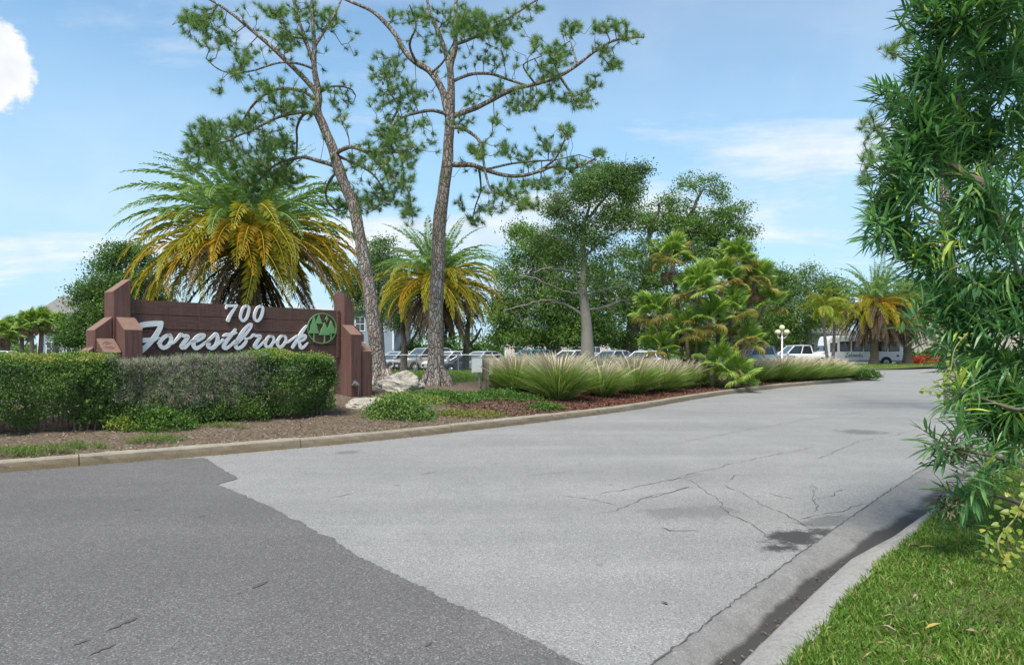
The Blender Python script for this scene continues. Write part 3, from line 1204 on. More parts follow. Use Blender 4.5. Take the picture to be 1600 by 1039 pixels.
emb = MB()
for i in range(48):
    a0, a1 = 2 * math.pi * i / 48, 2 * math.pi * (i + 1) / 48
    ro, ri = 1.0, .945
    q = [E(980 + 141 * r_ * math.cos(a_), 325 + 146 * r_ * math.sin(a_)) for r_, a_ in ((ro, a0), (ro, a1), (ri, a1), (ri, a0))]
    emb.prism(q[::-1], -.075, -.056)
emb = emb.build('emblem', M_GREEN, sign, local=True)


def tri_tree(px_, top, base_y, hw, trunk_to, layer):
    b_ = MB()
    pts_ = [E(px_ - hw, base_y)]
    n_ = 5
    pts_ = [E(px_, top)] + [E(px_ + hw * (q + .5 * (q % 1)) / n_ * 1.0 * (1 if j % 2 == 0 else .84), top + (base_y - top) * q / n_) for j, q in enumerate(np.repeat(np.arange(1, n_ + 1), 1))]
    lft = [E(px_ - hw * q / n_ * (1 if j % 2 == 0 else .84), top + (base_y - top) * q / n_) for j, q in enumerate(range(n_, 0, -1))]
    poly_ = pts_ + lft
    b_.prism(poly_[::-1], -.074 - layer * .002, -.056)
    if trunk_to:
        b_.prism([E(px_ - 5, base_y), E(px_ - 5, trunk_to), E(px_ + 5, trunk_to), E(px_ + 5, base_y)], -.073 - layer * .002, -.056)
    b_.build('conifer_shape', M_GREEN, emb, local=True)


for k, tr in enumerate([(950, 188, 280, 36, None), (1025, 202, 240, 18, 262), (902, 205, 372, 52, 455), (1066, 248, 374, 52, 432), (1003, 268, 388, 54, 466)]):
    tri_tree(*tr, k)

# flood lamp at the foot of the right pier
b = MB()
sweep(b, [(PL + .12, -.60, .05), (PL + .10, -.66, .22), (PL + .10, -.68, .36)], .011, 6)
lamp = b.build('lamp_stem', M_STEEL, sign, local=True)
b = MB()
q0, q1 = np.array((PL + .10, -.68, .37)), np.array((PL - .02, -.62, .44))
sweep(b, [q0, q0 + (q1 - q0) * .35, q1], [.03, .055, .075], 12)
b.build('lamp_head', M_STEEL, lamp, local=True)

# ================================================================== boulders, utility box, fence
t = NT('limestone')
p = t.objc()
n1, n2 = t.noise(p, 4, 6, .7), t.noise(p, 18, 5, .7)
c = t.mix(t.rng(n1, .35, .65), (.28, .25, .20), (.55, .52, .46))
c = t.mix(t.rng(n2, .55, .75, 0, .8), c, (.08, .075, .055))
M_ROCK = t.pbr(c, .95, t.bump(t.math('ADD', n1, n2), .9, .05), spec=.1)


def boulder(name, label, px, py, w, h, dep, seed, rough=.3):
    q = hit(px, py)
    b_ = MB()
    nu, nv = 40, 22
    V = []
    for i in range(nv):
        th = math.pi * .56 * i / (nv - 1)
        for j in range(nu):
            ph = 2 * math.pi * j / nu
            x, y, z = math.sin(th) * math.cos(ph), math.sin(th) * math.sin(ph), math.cos(th)
            e = Vector((x * 1.6 + seed, y * 1.6, z * 1.6))
            r_ = 1 + rough * mnoise.noise(e) + rough * .55 * mnoise.noise(e * 2.7) - rough * .5 * abs(mnoise.noise(e * 5.5))
            V.append((q.x + x * w * r_, q.y + dep * .6 + y * dep * r_, q.z + z * h * r_ - .02))
    f = [(i * nu + j, (i + 1) * nu + j, (i + 1) * nu + (j + 1) % nu, i * nu + (j + 1) % nu) for i in range(nv - 1) for j in range(nu)]
    b_.add(V, f)
    o = b_.build(name, M_ROCK)
    o.data.materials[0] = M_ROCK
    tag(o, label, 'boulder')


boulder('boulder', 'rounded pale limestone boulder with dark pits between the two pine trunks', 622, 612, .66, .48, .5, 3.3)
boulder('boulder', 'low flat tan boulder lying at the foot of the sign pier', 572, 638, .60, .22, .5, 8.1, .22)

# utility box on a wooden post
t = NT('weathered_post_wood')
p = t.objc()
g1 = t.noise(t.scale(p, (20, 20, 1.2)), 2, 5, .6)
M_OLDWOOD = t.pbr(t.mix(g1, (.12, .09, .07), (.30, .25, .20)), .9, t.bump(g1, .5, .01), spec=.15)
q = hit(752, 607)
ub = thing('utility_box', 'small grey utility box on a weathered wooden post beside the fountain grass', 'utility box', q, R(12))
MB().box(.02, .13, -.05, .06, -.1, .92).build('post', M_OLDWOOD, ub, local=True)
MB().box(.145, .22, -.04, .05, -.1, .84).build('post', M_OLDWOOD, ub, local=True)
bx = MB().box(-.30, .0, -.19, -.055, .46, .90).build('box', plain('grey_enamel', (.50, .53, .53), .5, var=.08), ub, local=True)
MB().box(-.285, -.015, -.202, -.193, .48, .88).build('door', bpy.data.materials['grey_enamel'], bx, local=True)
MB().box(-.31, .01, -.21, -.05, .903, .915).build('rain_lid', bpy.data.materials['grey_enamel'], bx, local=True)
MB().box(-.04, -.02, -.212, -.203, .62, .68).build('latch', M_STEEL, bx, local=True)
b = MB()
sweep(b, [(-.07, -.10, -.1), (-.07, -.10, .46)], .03, 8)
b.build('conduit', M_STEEL, ub, local=True)
MB().box(.225, .34, -.10, .02, .40, .78).build('meter_cabinet', plain('tan_enamel', (.42, .42, .38), .6), ub, local=True)

# chain-link fence behind the pines
q0, q1 = (-9.6, 37.0), (-.6, 36.0)
fz = .15
fence = thing('chain_link_fence', 'low chain link fence crossing the lawn in front of the parked cars', 'fence', (q0[0], q0[1], 0))
fl = math.dist(q0, q1)
fu = ((q1[0] - q0[0]) / fl, (q1[1] - q0[1]) / fl)


def fp(s_, z_):
    x, y = q0[0] + fu[0] * s_, q0[1] + fu[1] * s_
    return (x, y, hgt(x, y) + z_)


for i in range(5):
    s_ = fl * i / 4
    b = MB()
    sweep(b, [fp(s_, -.1), fp(s_, .98)], .03, 8)
    sweep(b, [fp(s_, .98), fp(s_, 1.02)], [.04, .01], 8)
    b.build('fence_post', M_STEEL, fence)
b = MB()
sweep(b, [fp(fl * i / 20, .93) for i in range(21)], .014, 6)
b.build('top_rail', M_STEEL, fence)
b = MB()
AA, BB = [], []
for i in range(int(fl / .09)):
    for sg in (-1, 1):
        s0 = i * .09
        s1 = s0 + sg * .88
        if 0 <= s1 <= fl:
            AA.append(fp(s0, .05))
            BB.append(fp(s1, .92))
edge_tubes(b, AA, BB, .0022, .0022, 3)
b.build('wire_mesh', M_STEEL, fence, kind='stuff')

# ================================================================== vegetation materials
ML_HEDGE = leaf_mat('hedge_leaf', [(0, (0.037, 0.082, 0.021)), (.45, (0.093, 0.190, 0.040)), (.8, (0.202, 0.308, 0.062)), (1, (0.370, 0.360, 0.090))], .25)
ML_HEDGEB = leaf_mat('ground_cover_leaf', [(0, (0.034, 0.081, 0.017)), (.5, (0.081, 0.184, 0.029)), (1, (0.196, 0.310, 0.057))], .3)
ML_OAK = leaf_mat('oak_leaf', [(0, (0.043, 0.094, 0.018)), (.5, (0.106, 0.208, 0.035)), (1, (0.223, 0.354, 0.066))], .3)
ML_OAKL = leaf_mat('light_tree_leaf', [(0, (0.041, 0.086, 0.019)), (.5, (0.097, 0.187, 0.041)), (1, (0.196, 0.306, 0.086))], .35)
ML_NEEDLE = leaf_mat('pine_needle', [(0, (0.050, 0.102, 0.040)), (.5, (0.102, 0.209, 0.061)), (.85, (0.230, 0.372, 0.089)), (1, (0.354, 0.442, 0.124))], .28, .5)
ML_OLEA = leaf_mat('oleander_leaf', [(0, (0.055, 0.142, 0.055)), (.5, (0.112, 0.271, 0.094)), (.85, (0.232, 0.427, 0.106)), (1, (0.530, 0.617, 0.106))], .34, .38, .45)
ML_PALMG = leaf_mat('palm_green', [(0, (0.098, 0.179, 0.039)), (.5, (0.231, 0.371, 0.109)), (1, (0.534, 0.692, 0.294))], .3, .4)
ML_PALMM = leaf_mat('palm_olive', [(0, (0.167, 0.191, 0.023)), (.5, (0.406, 0.382, 0.041)), (1, (0.861, 0.624, 0.059))], .3, .4)
ML_PALMY = leaf_mat('palm_yellow', [(0, (0.095, 0.132, 0.015)), (.16, (0.219, 0.190, 0.021)), (.45, (0.569, 0.373, 0.026)), (1, (1.002, 0.591, 0.036))], .3, .45)
ML_PALMD = leaf_mat('palm_dead', [(0, (0.083, 0.057, 0.037)), (.5, (0.187, 0.138, 0.094)), (1, (0.330, 0.253, 0.165))], .12, .8, .1)
ML_PALMQ = leaf_mat('slender_palm_leaf', [(0, (0.160, 0.210, 0.026)), (.5, (0.336, 0.405, 0.052)), (1, (0.608, 0.600, 0.104))], .35, .4)
ML_FANG = leaf_mat('fan_green', [(0, (0.121, 0.230, 0.034)), (.5, (0.256, 0.402, 0.069)), (1, (0.635, 0.736, 0.207))], .3, .4)
ML_FANY = leaf_mat('fan_yellow', [(0, (0.156, 0.192, 0.036)), (.5, (0.336, 0.300, 0.072)), (1, (0.552, 0.396, 0.120))], .3, .5)
ML_FANT = leaf_mat('fan_tan', [(0, (0.170, 0.110, 0.060)), (.5, (0.330, 0.240, 0.150)), (1, (0.460, 0.340, 0.220))], .15, .8, .1)
ML_GRASS = leaf_mat('lawn_blade', [(0, (0.066, 0.132, 0.019)), (.5, (0.124, 0.239, 0.031)), (.85, (0.214, 0.323, 0.058)), (1, (0.380, 0.323, 0.125))], .3, .5)
ML_FGRASS = leaf_mat('fountain_grass_blade', [(0, (0.117, 0.198, 0.039)), (.5, (0.224, 0.346, 0.085)), (.8, (0.392, 0.511, 0.167)), (1, (0.602, 0.595, 0.259))], .25, .6, .2)
ML_PLUME = leaf_mat('grass_plume', [(0, (0.450, 0.380, 0.280)), (1, (0.760, 0.700, 0.570))], .3, .9, .05)
ML_ORANGE = leaf_mat('palm_fruit', [(0, (0.380, 0.150, 0.030)), (1, (0.600, 0.280, 0.060))], .1, .7)
ML_RED = leaf_mat('red_bedding', [(0, (0.210, 0.024, 0.015)), (1, (0.435, 0.080, 0.030))], .2, .6)
ML_VINE = leaf_mat('vine_leaf', [(0, (0.100, 0.180, 0.030)), (.5, (0.260, 0.330, 0.050)), (1, (0.520, 0.460, 0.080))], .35, .35)

t = NT('pine_bark')
p = t.objc()
nd_ = t.new('ShaderNodeTexNoise')
nd_.inputs['Scale'].default_value = 3.5
nd_.inputs['Detail'].default_value = 4
t.l.new(p, nd_.inputs['Vector'])
ad_ = t.new('ShaderNodeVectorMath', operation='MULTIPLY_ADD')
t.l.new(nd_.outputs['Color'], ad_.inputs[0])
ad_.inputs[1].default_value = (.22, .22, .22)
t.l.new(p, ad_.inputs[2])
sc3 = t.scale(ad_.outputs[0], (1, 1, .30))
vd_ = t.voronoi(sc3, 13, 'DISTANCE_TO_EDGE')
vc_ = t.voronoi(sc3, 13, 'F1', 'Color')
vcs = t.new('ShaderNodeSeparateColor')
t.l.new(vc_, vcs.inputs[0])
nf = t.noise(t.scale(p, (1, 1, .5)), 30, 5, .7)
c = t.mix(vcs.outputs[0], (.23, .20, .175), (.42, .39, .36))
c = t.mix(t.rng(vcs.outputs[1], .6, .9, 0, .6), c, (.34, .23, .17))
c = t.mix(t.rng(nf, .4, .7, 0, .5), c, (.19, .16, .14))
c = t.mix(t.rng(vd_, .07, .0, 0, .85), c, (.07, .055, .045))
M_PBARK = t.pbr(c, .95, t.bump(t.math('ADD', t.rng(vd_, 0, .16), t.math('MULTIPLY', nf, .35)), 1.0, .035), spec=.1)
t = NT('grey_bark')
p = t.objc()
n1 = t.noise(t.scale(p, (1, 1, .3)), 9, 6, .7)
c = t.mix(t.rng(n1, .3, .7), (.085, .07, .058), (.24, .21, .185))
M_GBARK = t.pbr(c, .95, t.bump(n1, .8, .03), spec=.1)
M_TWIG = plain('twig_bark', (.17, .13, .105), .9, var=.4, vscale=5)
M_PALEWOOD = plain('bleached_wood', (.225, .205, .18), .9, var=.25, vscale=4)
M_DEADTWIG = plain('dead_twig', (.29, .26, .225), .95, var=.35, vscale=9)
t = NT('palm_trunk')
p = t.objc()
n1 = t.noise(t.scale(p, (1, 1, 2.4)), 7, 5, .7)
c = t.mix(t.rng(n1, .3, .7), (.09, .07, .05), (.27, .22, .17))
M_PTRUNK = t.pbr(c, .95, t.bump(n1, 1.0, .04), spec=.1)

LEAF_OAK = leaf_t(.55, .10, .12)
LEAF_SM = leaf_t(.60, .12, .05)
NEEDLE = (np.array([(-.5, 0, 0), (.5, 0, 0), (0, 1, 0)], float) * np.array((.042, 1, 1)), np.array([(0, 1, 2)]))


# ================================================================== pines
def pine(label, d, trunk, limbs, blobs, ntuft, seed, foot=None, tuft_r=.215, nneedle=80, depth=1.15, tw=.86):
    global RNG
    RNG = np.random.default_rng(seed)
    rnd = random.Random(seed)
    base = P(*trunk[0][:2], d)
    root = thing('pine_tree', label, 'tree', base)
    pts = np.array([P(x, y, d) for x, y, w in trunk])
    rad = np.array([w * .5 * tw * d / F for x, y, w in trunk])
    pr = catmull(np.c_[pts, rad], 10)
    b_ = MB()
    sweep(b_, pr[:, :3], pr[:, 3], 22, bump=.10, bfreq=4.0)
    b_.build('trunk', M_PBARK, root, smooth=True)
    if foot:
        # buttress roots
        for k in range(7):
            a_ = 2 * math.pi * k / 7 + rnd.random()
            rr = pr[0, 3]
            b_ = MB()
            o_ = np.array((math.cos(a_), math.sin(a_), 0))
            sweep(b_, [base + Vector(o_ * rr * .55) + Vector((0, 0, .55)), base + Vector(o_ * rr * .95) + Vector((0, 0, .18)), base + Vector(o_ * rr * 1.5) + Vector((0, 0, -.05))],
                  [.07, .10, .07], 8, bump=.15)
            b_.build('root', M_PBARK, root, smooth=True)
    seeds = []
    for li, L in enumerate(limbs):
        w0, w1 = L[0]
        dd = rnd.uniform(-1.6, 1.6)
        pp = []
        m = len(L) - 1
        for i, (x, y) in enumerate(L[1:]):
            s_ = i / max(1, m - 1)
            pp.append(P(x, y, d + dd * s_))
        pp = catmull(np.array(pp), 5)
        rr = np.linspace(w0 * .82, w1 * .8, len(pp)) * .5 * d / F
        b_ = MB()
        sweep(b_, pp, rr, 9, bump=.14, bfreq=6)
        b_.build('limb', M_PBARK, root, smooth=True)
        seeds.append(pp[max(1, len(pp) // 4):])
    seeds = np.concatenate(seeds)
    bp = blob_pts(blobs, d, ntuft, depth, .5)
    # pull depth of tufts towards the nearest limb so that twigs stay short
    for i in range(len(bp)):
        e = seeds - bp[i]
        # nearest in the picture plane
        k = np.argmin(e[:, 0] ** 2 + e[:, 2] ** 2)
        tgt = seeds[k, 1] + RNG.normal() * .55
        px_, py_ = CX + bp[i, 0] / bp[i, 1] * F, HY - (bp[i, 2] - EYE) / bp[i, 1] * F
        bp[i] = P(px_, py_, tgt)
    N, par, tips, ns = grow(seeds, bp, .30, .35, .12, -.10)
    b_ = MB()
    wood(b_, N, par, ns, .0075, .40, .06, 4)
    b_.build('twigs', M_TWIG, root, kind='stuff')
    b_ = MB()
    tp = N[tips]
    tdir = unit(N[tips] - N[par[tips]])
    tdir = unit(tdir + np.array((0, 0, .45)))
    for i in range(len(tp)):
        n_ = int(nneedle * rnd.uniform(.65, 1.25))
        v_ = rdir(n_)
        v_ = unit(v_ + tdir[i] * 1.0)
        back = RNG.random(n_) * .12
        pos = tp[i] - tdir[i] * back[:, None]
        ln = tuft_r * RNG.uniform(.6, 1.1, n_)
        tone = np.clip(RNG.normal(.45 + .2 * rnd.random(), .16, n_), 0, 1)
        if rnd.random() < .10:
            tone = np.clip(tone + .3, 0, 1)
        scatter(b_, NEEDLE, pos, v_, rdir(n_), ln, tone)
    b_.build('needles', ML_NEEDLE, root, kind='stuff')
    # cones
    for i in rnd.sample(range(len(tp)), 14):
        b2 = MB()
        c_ = tp[i] - tdir[i] * .12
        sweep(b2, [c_, c_ + np.array((.01, 0, -.04)), c_ + np.array((.015, 0, -.09)), c_ + np.array((.02, 0, -.13))], [.012, .038, .034, .008], 7)
        b2.build('cone', M_TWIG, root)
    return root


trunkL = [(597, 606, 44), (593, 585, 36), (589, 550, 32), (583, 500, 30), (575, 440, 28), (565, 385, 26), (553, 325, 24), (537, 285, 23), (526, 255, 23), (519, 230, 21), (505, 197, 19),
          (496, 173, 18), (498, 149, 15), (491, 107, 12), (491, 69, 10), (488, 21, 8), (487, -30, 6), (484, -90, 3)]
limbsL = [[(11, 4), (499, 155), (484, 132), (446, 94), (419, 69), (394, 48), (370, 28), (345, 10), (318, -6)],
          [(9, 3), (491, 100), (484, 83), (474, 52), (464, 24), (457, -4), (448, -40)],
          [(7, 3), (492, 72), (509, 45), (529, 10), (540, -25)],
          [(5, 2), (490, 108), (467, 100), (440, 98), (419, 103), (394, 111), (360, 114), (339, 107), (322, 92)],
          [(7, 3), (497, 158), (470, 142), (436, 139), (412, 149), (391, 170), (377, 194), (368, 205)],
          [(7, 3), (496, 178), (470, 176), (440, 182), (420, 190), (400, 200), (377, 210), (345, 224), (310, 230)],
          [(6, 3), (494, 174), (474, 180), (464, 200), (464, 220), (462, 245), (448, 262)],
          [(10, 3), (528, 262), (519, 258), (495, 251), (474, 246), (452, 250), (430, 258), (408, 278), (392, 300)],
          [(10, 3), (524, 240), (535, 234), (550, 230), (574, 239), (599, 263), (620, 281), (637, 297), (644, 335)],
          [(6, 2), (530, 268), (519, 277), (509, 298), (514, 318), (530, 330), (548, 322)],
          [(5, 2), (499, 145), (522, 135), (547, 139), (556, 150)],
          [(6, 2), (530, 245), (560, 258), (585, 275), (598, 300), (590, 325)],
          [(6, 2), (475, 60), (455, 55), (435, 30), (420, 12)],
          [(5, 2), (575, 240), (600, 236), (625, 238), (648, 230)]]
blobsL = [(315, 35, 40, 30), (345, 65, 40, 18, .6), (298, 30, 18, 12), (420, 18, 45, 18, .6), (450, 60, 35, 30, .5), (505, 30, 40, 25, .5), (385, 88, 30, 22, .5), (372, 112, 18, 16), (340, 142, 10, 6, 1.5),
          (420, 140, 40, 22, .7), (455, 165, 45, 30, .7), (370, 195, 55, 22, .9), (320, 205, 30, 22, 1.1), (340, 235, 50, 26, 1.2), (290, 225, 10, 22), (400, 265, 48, 40, 1.1), (395, 305, 22, 24, 1.2), (430, 225, 40, 26),
          (450, 275, 28, 24), (525, 150, 32, 26, .7), (535, 185, 15, 20, .4), (590, 245, 50, 30, .8), (620, 290, 40, 36, .8), (575, 310, 45, 28, .8), (540, 325, 30, 18, .8), (640, 330, 18, 26, .9), (298, 262, 18, 16),
          (470, 20, 50, 20, .5), (610, 215, 24, 10)]
trunkR = [(682, 607, 62), (682, 592, 44), (681, 565, 34), (681, 530, 31), (682, 470, 29), (685, 400, 28), (687, 346, 27), (694, 294, 24), (699, 256, 23), (701, 222, 21), (703, 187, 20), (705, 139, 16),
          (704, 104, 13), (711, 76, 11), (711, 52, 9), (712, 15, 8), (714, -30, 6), (716, -95, 3)]
limbsR = [[(16, 5), (702, 184), (697, 164), (690, 139), (674, 114), (649, 97), (632, 80), (618, 55), (597, 31), (578, 16), (545, 2), (520, -10)],
          [(11, 5), (703, 112), (699, 93), (691, 66), (680, 38), (670, 14), (665, -20)],
          [(11, 4), (704, 184), (724, 176), (746, 168), (777, 152), (805, 139), (836, 132), (874, 119), (902, 102), (926, 83), (954, 66), (978, 60), (1006, 58)],
          [(7, 5), (706, 128), (722, 121), (739, 116), (767, 116), (795, 125), (822, 134)],
          [(7, 3), (710, 70), (736, 61), (767, 45), (802, 24), (836, 2), (858, -12)],
          [(8, 3), (702, 182), (690, 176), (673, 173), (649, 177), (628, 184), (613, 197), (608, 214), (606, 232)],
          [(11, 4), (699, 256), (715, 258), (736, 258), (760, 266), (788, 274), (815, 275), (843, 268), (867, 260), (895, 264), (930, 248)],
          [(8, 3), (702, 200), (718, 200), (734, 207), (750, 222), (755, 249), (760, 277), (770, 298), (802, 310)],
          [(5, 2), (748, 262), (750, 275), (751, 298), (743, 322), (738, 346)],
          [(5, 2), (842, 267), (866, 250), (878, 229), (886, 206)],
          [(5, 2), (760, 265), (800, 256), (840, 252), (868, 250), (905, 242)],
          [(4, 2), (836, 131), (826, 118), (818, 105), (822, 98), (846, 88)],
          [(6, 2), (874, 119), (892, 145), (900, 150), (930, 130)],
          [(5, 2), (674, 114), (690, 100), (702, 80), (722, 40)],
          [(5, 2), (612, 190), (622, 165), (606, 140), (612, 115)],
          [(5, 2), (902, 102), (896, 80), (890, 60)],
          [(6, 2), (650, 98), (640, 70), (650, 40), (640, 8)]]
blobsR = [(725, 35, 40, 32, 1.2), (765, 50, 35, 26, .9), (800, 32, 34, 18, .8), (835, 12, 20, 10), (650, 25, 50, 20, .6), (605, 110, 32, 34, .8), (630, 150, 36, 26, .7), (590, 160, 18, 22, .7),
          (892, 45, 20, 16, 1.3), (838, 68, 12, 12), (870, 90, 26, 28, 1.1), (858, 120, 22, 24), (935, 45, 14, 14), (962, 42, 30, 14, 1.2), (985, 60, 26, 14, .8), (940, 75, 18, 14), (955, 100, 20, 14, 1.1), (925, 130, 22, 16),
          (905, 155, 34, 18, 1.1), (860, 150, 40, 12, .8), (815, 160, 34, 20, 1.0), (780, 140, 18, 14), (765, 95, 30, 16, .5), (790, 70, 12, 12), (770, 190, 14, 10), (735, 155, 16, 14, .6), (725, 195, 18, 16, .6),
          (790, 232, 22, 14, 1.2), (825, 245, 20, 16), (850, 222, 14, 14), (885, 205, 16, 14, 1.4), (875, 235, 24, 14), (935, 240, 18, 10, 1.5), (900, 262, 40, 16), (845, 285, 45, 14, .9), (790, 300, 45, 18, .9), (825, 320, 30, 12),
          (765, 325, 30, 14, .8), (745, 345, 22, 10, .7), (745, 235, 18, 18), (615, 205, 34, 26, .9), (635, 240, 34, 26, .8), (670, 225, 14, 10, .5), (720, 320, 12, 16), (680, 70, 20, 20, .4), (660, 190, 18, 10, .4)]
pine('slender leaning pine with flaking bark, nearest the sign', 19.6, trunkL, limbsL, blobsL + [(400, 110, 110, 110, .05), (560, 270, 90, 90, .07), (480, 60, 100, 60, .08)], 1500, 11, True, tw=.72)
pine('tall straight pine with wide bare limbs, right of the pale boulder', 20.4, trunkR, limbsR, blobsR + [(640, 140, 70, 130, .08), (790, 120, 110, 110, .05), (800, 280, 110, 60, .08), (720, 60, 110, 60, .08)], 1600, 12, True, tw=.76)
# pine behind the oleander at the right edge of the view
tr3 = [(1490, 640, 30), (1486, 500, 25), (1480, 350, 21), (1474, 200, 17), (1468, 60, 12), (1464, -60, 6)]
lb3 = [[(8, 3), (1480, 340), (1440, 320), (1400, 300), (1365, 285)], [(8, 3), (1476, 240), (1440, 215), (1400, 200), (1365, 205)], [(7, 3), (1471, 130), (1440, 110), (1400, 85), (1385, 78)],
       [(7, 3), (1480, 400), (1430, 380), (1380, 350), (1355, 335)]]
bl3 = [(1360, 195, 20, 24, 1.3), (1380, 230, 34, 26), (1358, 245, 18, 18), (1355, 285, 14, 24), (1375, 320, 26, 22), (1395, 165, 22, 16), (1390, 80, 16, 16, 1.4), (1420, 60, 20, 14), (1360, 345, 16, 10), (1420, 260, 40, 40), (1430, 140, 30, 40)]
pine('pine with upright needle tufts standing behind the oleander', 17.0, tr3, lb3, bl3, 260, 13)

# ================================================================== broad-leaved trees
RNG = np.random.default_rng(21)


def bare_twigs(root, limbs_pts, n, reach, mat, d):
    tg = []
    for _ in range(n):
        L = limbs_pts[RNG.integers(len(limbs_pts))]
        q = L[RNG.integers(len(L) // 3, len(L))]
        tg.append(q + RNG.normal(size=3) * reach * np.array((1, .8, .8)) + np.array((0, 0, reach * .3)))
    N, par, tips, ns = grow(np.concatenate(limbs_pts), np.array(tg), .3, .35, .16)
    b_ = MB()
    wood(b_, N, par, ns, .008, .42, .05, 4)
    b_.build('bare_twigs', mat, root, kind='stuff')


def broad(label, d, trunk, blobs, ntip, nleaf, leaf, mat, bark=M_GBARK, sigma=.40, rt=.016, name='oak_tree', power=.42, depth=1.1, alpha=.35, extra=(), bare=0.0, zbase=None, twiggy=0):
    base = P(trunk[0][0], trunk[0][1], d)
    if zbase is not None:
        base.z = zbase
    root = thing(name, label, 'tree', base)
    pts = np.array([P(x, y, d) for x, y, w in trunk])
    pts[0, 2] = base.z - .1
    rad = np.array([w * .5 * d / F for x, y, w in trunk])
    pr = catmull(np.c_[pts, rad], 6)
    b_ = MB()
    sweep(b_, pr[:, :3], pr[:, 3], 12, bump=.12, bfreq=2)
    b_.build('trunk', bark, root, smooth=True)
    seeds = [pr[len(pr) // 3:, :3]]
    lim = []
    for L in extra:
        w0, w1 = L[0]
        dd = random.uniform(-1.5, 1.5)
        pp = catmull(np.array([P(x, y, d + dd * i / (len(L) - 2)) for i, (x, y) in enumerate(L[1:])]), 5)
        pp[1:] += RNG.normal(size=(len(pp) - 1, 3)) * .035
        lim.append(pp)
        b_ = MB()
        sweep(b_, pp, np.linspace(w0, w1, len(pp)) * .5 * d / F, 8, bump=.12)
        b_.build('limb', bark, root, smooth=True)
        seeds.append(pp[2:])
    seeds = np.concatenate(seeds)
    bp = blob_pts(blobs, d, ntip, depth, power)
    N, par, tips, ns = grow(seeds, bp, alpha, 1.0, .10)
    b_ = MB()
    wood(b_, N, par, ns, rt, .45, .22, 5)
    b_.build('branches', bark, root, kind='stuff')
    if twiggy:
        bare_twigs(root, lim, twiggy, .55, bark, d)
    tp = N[tips]
    if bare:
        tp = tp[RNG.random(len(tp)) > bare]
    n_ = len(tp) * nleaf
    own = np.repeat(np.arange(len(tp)), nleaf)
    # flattened little sprays
    off = RNG.normal(size=(n_, 3)) * np.array((sigma, sigma, sigma * .55))
    pos = tp[own] + off
    cl = np.array([mnoise.noise(Vector(q * .55)) + .6 * mnoise.noise(Vector(q * 1.5)) for q in tp])
    tone = np.clip(.48 + .42 * cl[own] + .10 * RNG.normal(size=len(tp))[own] + .14 * RNG.normal(size=n_) + .12 * off[:, 2] / sigma, 0, 1)  # crown highlights and shade painted into leaf tone in clumps; spray tops lighter
    up = rdir(n_, .8)
    b_ = MB()
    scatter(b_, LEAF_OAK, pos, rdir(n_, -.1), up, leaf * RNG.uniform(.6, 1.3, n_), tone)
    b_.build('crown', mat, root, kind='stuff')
    return root


broad('dense dark oak to the right of the middle date palm', 54, [(862, 562, 20), (864, 520, 18), (858, 470, 15), (845, 430, 10), (838, 390, 5)],
      [(835, 400, 40, 45), (800, 440, 38, 45), (870, 430, 50, 55), (790, 495, 34, 34), (850, 490, 75, 45, 1.3), (800, 525, 38, 14), (905, 500, 40, 40), (925, 520, 40, 20, 1.3), (880, 375, 30, 25), (815, 365, 20, 20), (940, 460, 40, 60), (850, 528, 90, 16, 1.8)], 1050, 58, .20, ML_OAK, sigma=.42)
broad('large spreading oak behind the fan palms with an open branching top', 57, [(985, 562, 24), (988, 520, 22), (1000, 470, 18), (1012, 430, 13), (1022, 390, 8)],
      [(1092, 286, 34, 20), (1122, 300, 18, 14), (1142, 335, 34, 26), (1085, 345, 55, 26), (1165, 365, 18, 16), (1040, 350, 34, 22), (1000, 345, 34, 30), (1020, 410, 50, 40), (1110, 395, 55, 36), (1150, 400, 30, 22),
       (990, 420, 30, 50), (980, 490, 40, 50), (1050, 470, 80, 50, 1.2), (1140, 470, 50, 55), (1060, 520, 60, 26), (1180, 430, 18, 30), (975, 300, 20, 26, .5), (1055, 318, 26, 22), (1125, 368, 40, 24), (1075, 375, 40, 30), (1010, 530, 80, 16, 1.8), (1150, 530, 50, 18, 1.5)], 1500, 52, .19, ML_OAK, sigma=.37,
      extra=[[(13, 4), (1005, 455), (1030, 410), (1060, 365), (1080, 335), (1095, 300)], [(12, 4), (990, 510), (975, 470), (960, 440), (955, 400)], [(8, 3), (1020, 400), (1015, 360), (1030, 325), (1028, 318)]])
broad('sparse tree with bleached bare branches rising behind the fountain grass', 38, [(920, 572, 27), (918, 545, 20), (916, 500, 16), (911, 450, 13), (913, 405, 9), (910, 365, 6.5), (922, 320, 4)],
      [(940, 280, 45, 26), (980, 290, 26, 34), (915, 300, 40, 26), (870, 320, 24, 20), (965, 335, 34, 26), (895, 345, 30, 18, .6), (845, 375, 28, 16, .7), (925, 365, 40, 22, .7), (880, 395, 50, 18, .6), (930, 420, 30, 40, .5), (890, 450, 40, 30, .3), (1000, 265, 12, 14), (965, 390, 24, 20, .4)],
      760, 40, .135, ML_OAKL, M_PALEWOOD, .28, .010, 'sparse_tree', extra=[
          [(5, 1.5), (912, 495), (895, 482), (870, 472), (845, 470), (815, 478), (785, 486)], [(4.5, 1.5), (914, 470), (935, 455), (960, 450), (985, 440)], [(4.5, 1.5), (913, 440), (890, 425), (860, 420), (835, 425)],
          [(4, 1.5), (913, 420), (895, 395), (872, 375), (850, 360)], [(4, 1.5), (914, 400), (940, 378), (965, 362), (990, 345)], [(4, 1.5), (915, 460), (880, 455), (850, 440), (815, 430)],
          [(5, 2), (914, 380), (890, 345), (872, 320), (868, 300)], [(5, 2), (920, 340), (945, 310), (962, 285), (975, 265)], [(5, 2), (915, 485), (945, 480), (970, 470), (985, 475)]], zbase=.15, twiggy=520)
